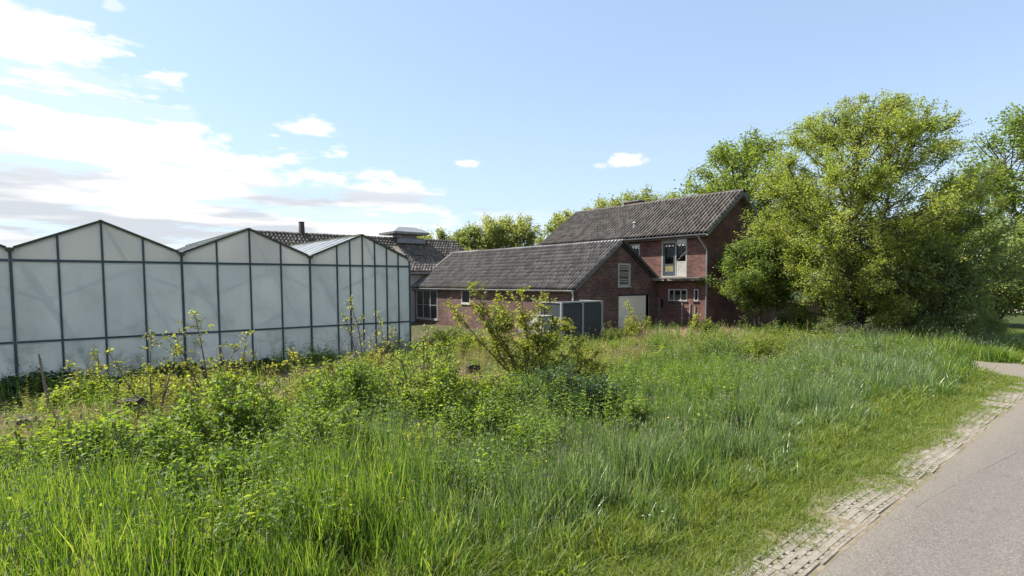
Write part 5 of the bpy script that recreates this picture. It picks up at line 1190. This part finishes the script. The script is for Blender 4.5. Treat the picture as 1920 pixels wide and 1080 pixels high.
    # tall green grass
    x, y, s = field(230, -3, 30, 2.4, 16, 7.0, 1.2, .08); d = y-road_edge(x); dr = dry(x, y)
    d = d+.75*sm(x, 12, 16.5)*sm(d, .8, 1.6); bl = sm(vn(x, y, 2.3, 3)+.16*sm(x, 3, 8), .46, .60)*sm(x, 1.5, 4)
    w = sm(d+(vn(x, y, 1.0, 93)-.5)*.7, 1.1, 2.5)*(1-.80*sm(y+(vn(x, y, 1.5, 9)-.5)*2.5-.06*np.clip(x-4, 0, 20), 6.4, 8.2))*(1-.96*dr)*(1-sm(x, 22, 24)*.6)
    w = w*(.10+.90*sm(vn(x, y, .5, 33), .30, .50))
    rr = rs.random(len(x)); k = (rr < w) & (rs.random(len(x)) > bl*.85); place('tall_grass', 'tall lush green grass filling the foreground', 'grass', tall, x[k], y[k], s[k]*.8, (.42+.66*vn(x[k], y[k], .9, 2))*(.45+.55*sm(d[k], 1.2, 2.7)))
    k = (rr < w) & (rs.random(len(x)) < bl*.8); place('seeding_grass', 'tall blue-green grass with pale seed heads', 'grass', blue, x[k], y[k], s[k]*.8, (.42+.66*vn(x[k], y[k], .9, 2))*(.45+.55*sm(d[k], 1.2, 2.7)))
    # nettles and leafy weeds
    x, y, s = field(60, -3, 26, 4.5, 16.3, 8, 1.15, .12); dr = dry(x, y)
    w = sm(vn(x, y, 1.3, 12)+.25*sm(4.5-x, 0, 3), .42, .62)*sm(y, 5.2, 7.2)*(1-sm(x, 8, 14)*.6)*(1-dr); w = w*(.25+.75*sm(vn(x, y, .7, 61), .45, .55)); w = np.maximum(w, .9*sm(vn(x, y, .8, 41)+.20*sm(5.5-x, 0, 4), .48, .58)*sm(y, 4.0, 4.8)*(1-dr)*(1-sm(x, 5, 9)*.7)); k = rs.random(len(x)) < w*.6; place('nettles', 'fresh green nettles and tall weeds', 'nettles', net, x[k], y[k], s[k])
    w = sm(vn(x, y, .9, 14), .50, .60)*sm(y, 7.2, 9.2)*(1-.97*dr); w = np.maximum(w, .75*sm(y-.2*np.clip(x-8, 0, 12), 8.2, 9.8)*sm(x, 8, 11)*(1-dr)*sm(vn(x, y, .7, 91), .36, .5)); k = rs.random(len(x)) < w*.7; place('leafy_weeds', 'light green leafy weeds between the shrubs', 'weeds', her, x[k], y[k], s[k])
    w = sm(vn(x, y, 1.1, 16), .55, .68)*sm(y, 7.5, 9.5)*(1-.97*dr); k = rs.random(len(x)) < w*.55; place('brambles', 'low bramble growth over the lot', 'brambles', mou, x[k], y[k], s[k])
    w = sm(vn(x, y, .8, 18), .52, .62)*sm(y, 8.6, 10.4)*(1-sm(x, 10, 16)*.6)*(1-.95*dr); k = rs.random(len(x)) < w*.45; place('feathery_weeds', 'tall yellowish feathery weeds in front of the greenhouse', 'weeds', fea, x[k], y[k], s[k])
    x2, y2, s2 = field(9, -2, 20, 3.0, 9, 9, 1, .3); k = rs.random(len(x2)) < sm(vn(x2, y2, 1.2, 44), .45, .7)*sm(y2-road_edge(x2), .9, 1.5)*.8; place('docks', 'broad-leaved docks among the grass', 'weeds', dock, x2[k], y2[k], np.ones(k.sum()), 1.0)
    # dead grass
    x, y, s = field(120, -3, 24, 6.5, 18.2, 10, 1.1, .15); dr = dry(x, y); w = np.maximum(dr*.95, .30*sm(y, 8.0, 9.5)*sm(vn(x, y, 1.0, 71), .50, .60)); k = rs.random(len(x)) < w*.75; place('dry_grass', 'pale dead grass standing between the weeds', 'grass', straw, x[k], y[k], s[k]*.9, .85)
    k = rs.random(len(x)) < np.maximum(dr, .8*sm(y, 7.8, 9.2)*sm(vn(x, y, 1.2, 71), .44, .58))*.85; place('thatch', 'flattened straw-coloured dead grass on the soil', 'grass', thatch, x[k], y[k], s[k], .6)
    x = np.concatenate([rs.normal(3.3, .3, 30), rs.normal(2.2, .35, 22), rs.normal(22, .9, 40), rs.normal(18.7, .5, 25)]); y = np.concatenate([rs.normal(9.9, .25, 30), rs.normal(10.2, .3, 22), rs.normal(7.6, .35, 40), rs.normal(9.5, .3, 25)]); place('rusty_stalks', 'patches of reddish brown dead stalks', 'weeds', rust, x, y, np.ones(len(x)))
    # flowers
    x, y, s = field(3.2, 0, 18, 2.6, 8.5, 9, 1, .3); k = rs.random(len(x)) < .35*sm(vn(x, y, 1.5, 21), .35, .7); place('wildflowers', 'scattered buttercups and white clover heads in the grass', 'flowers', yel, x[k], y[k], np.ones(k.sum()))
    # ivy along the greenhouse foot
    n = 14000; x = rs.uniform(-2.2, 6.6, n); y = 16.02-np.abs(rs.normal(0, .28, n)); hh = (.14+.34*vn(x, x*0, .7, 2)+.18*vn(x, x*0, .25, 4))*np.clip(1-(16.0-y)/1.0, .15, 1); k = rs.random(n) < 1-sm(x, 4.0, 6.2)
    x, y, hh = x[k], y[k], hh[k]; P = np.stack([x, y, hh*rs.uniform(.05, 1, len(x))**.7], -1)
    o = emit_leaves('ivy', P, .085, .8, M['ivy'], None, rs, up=.3); tag(o, 'dark green ivy creeping along the foot of the greenhouse', 'ivy', kind='stuff')
grow_cover()
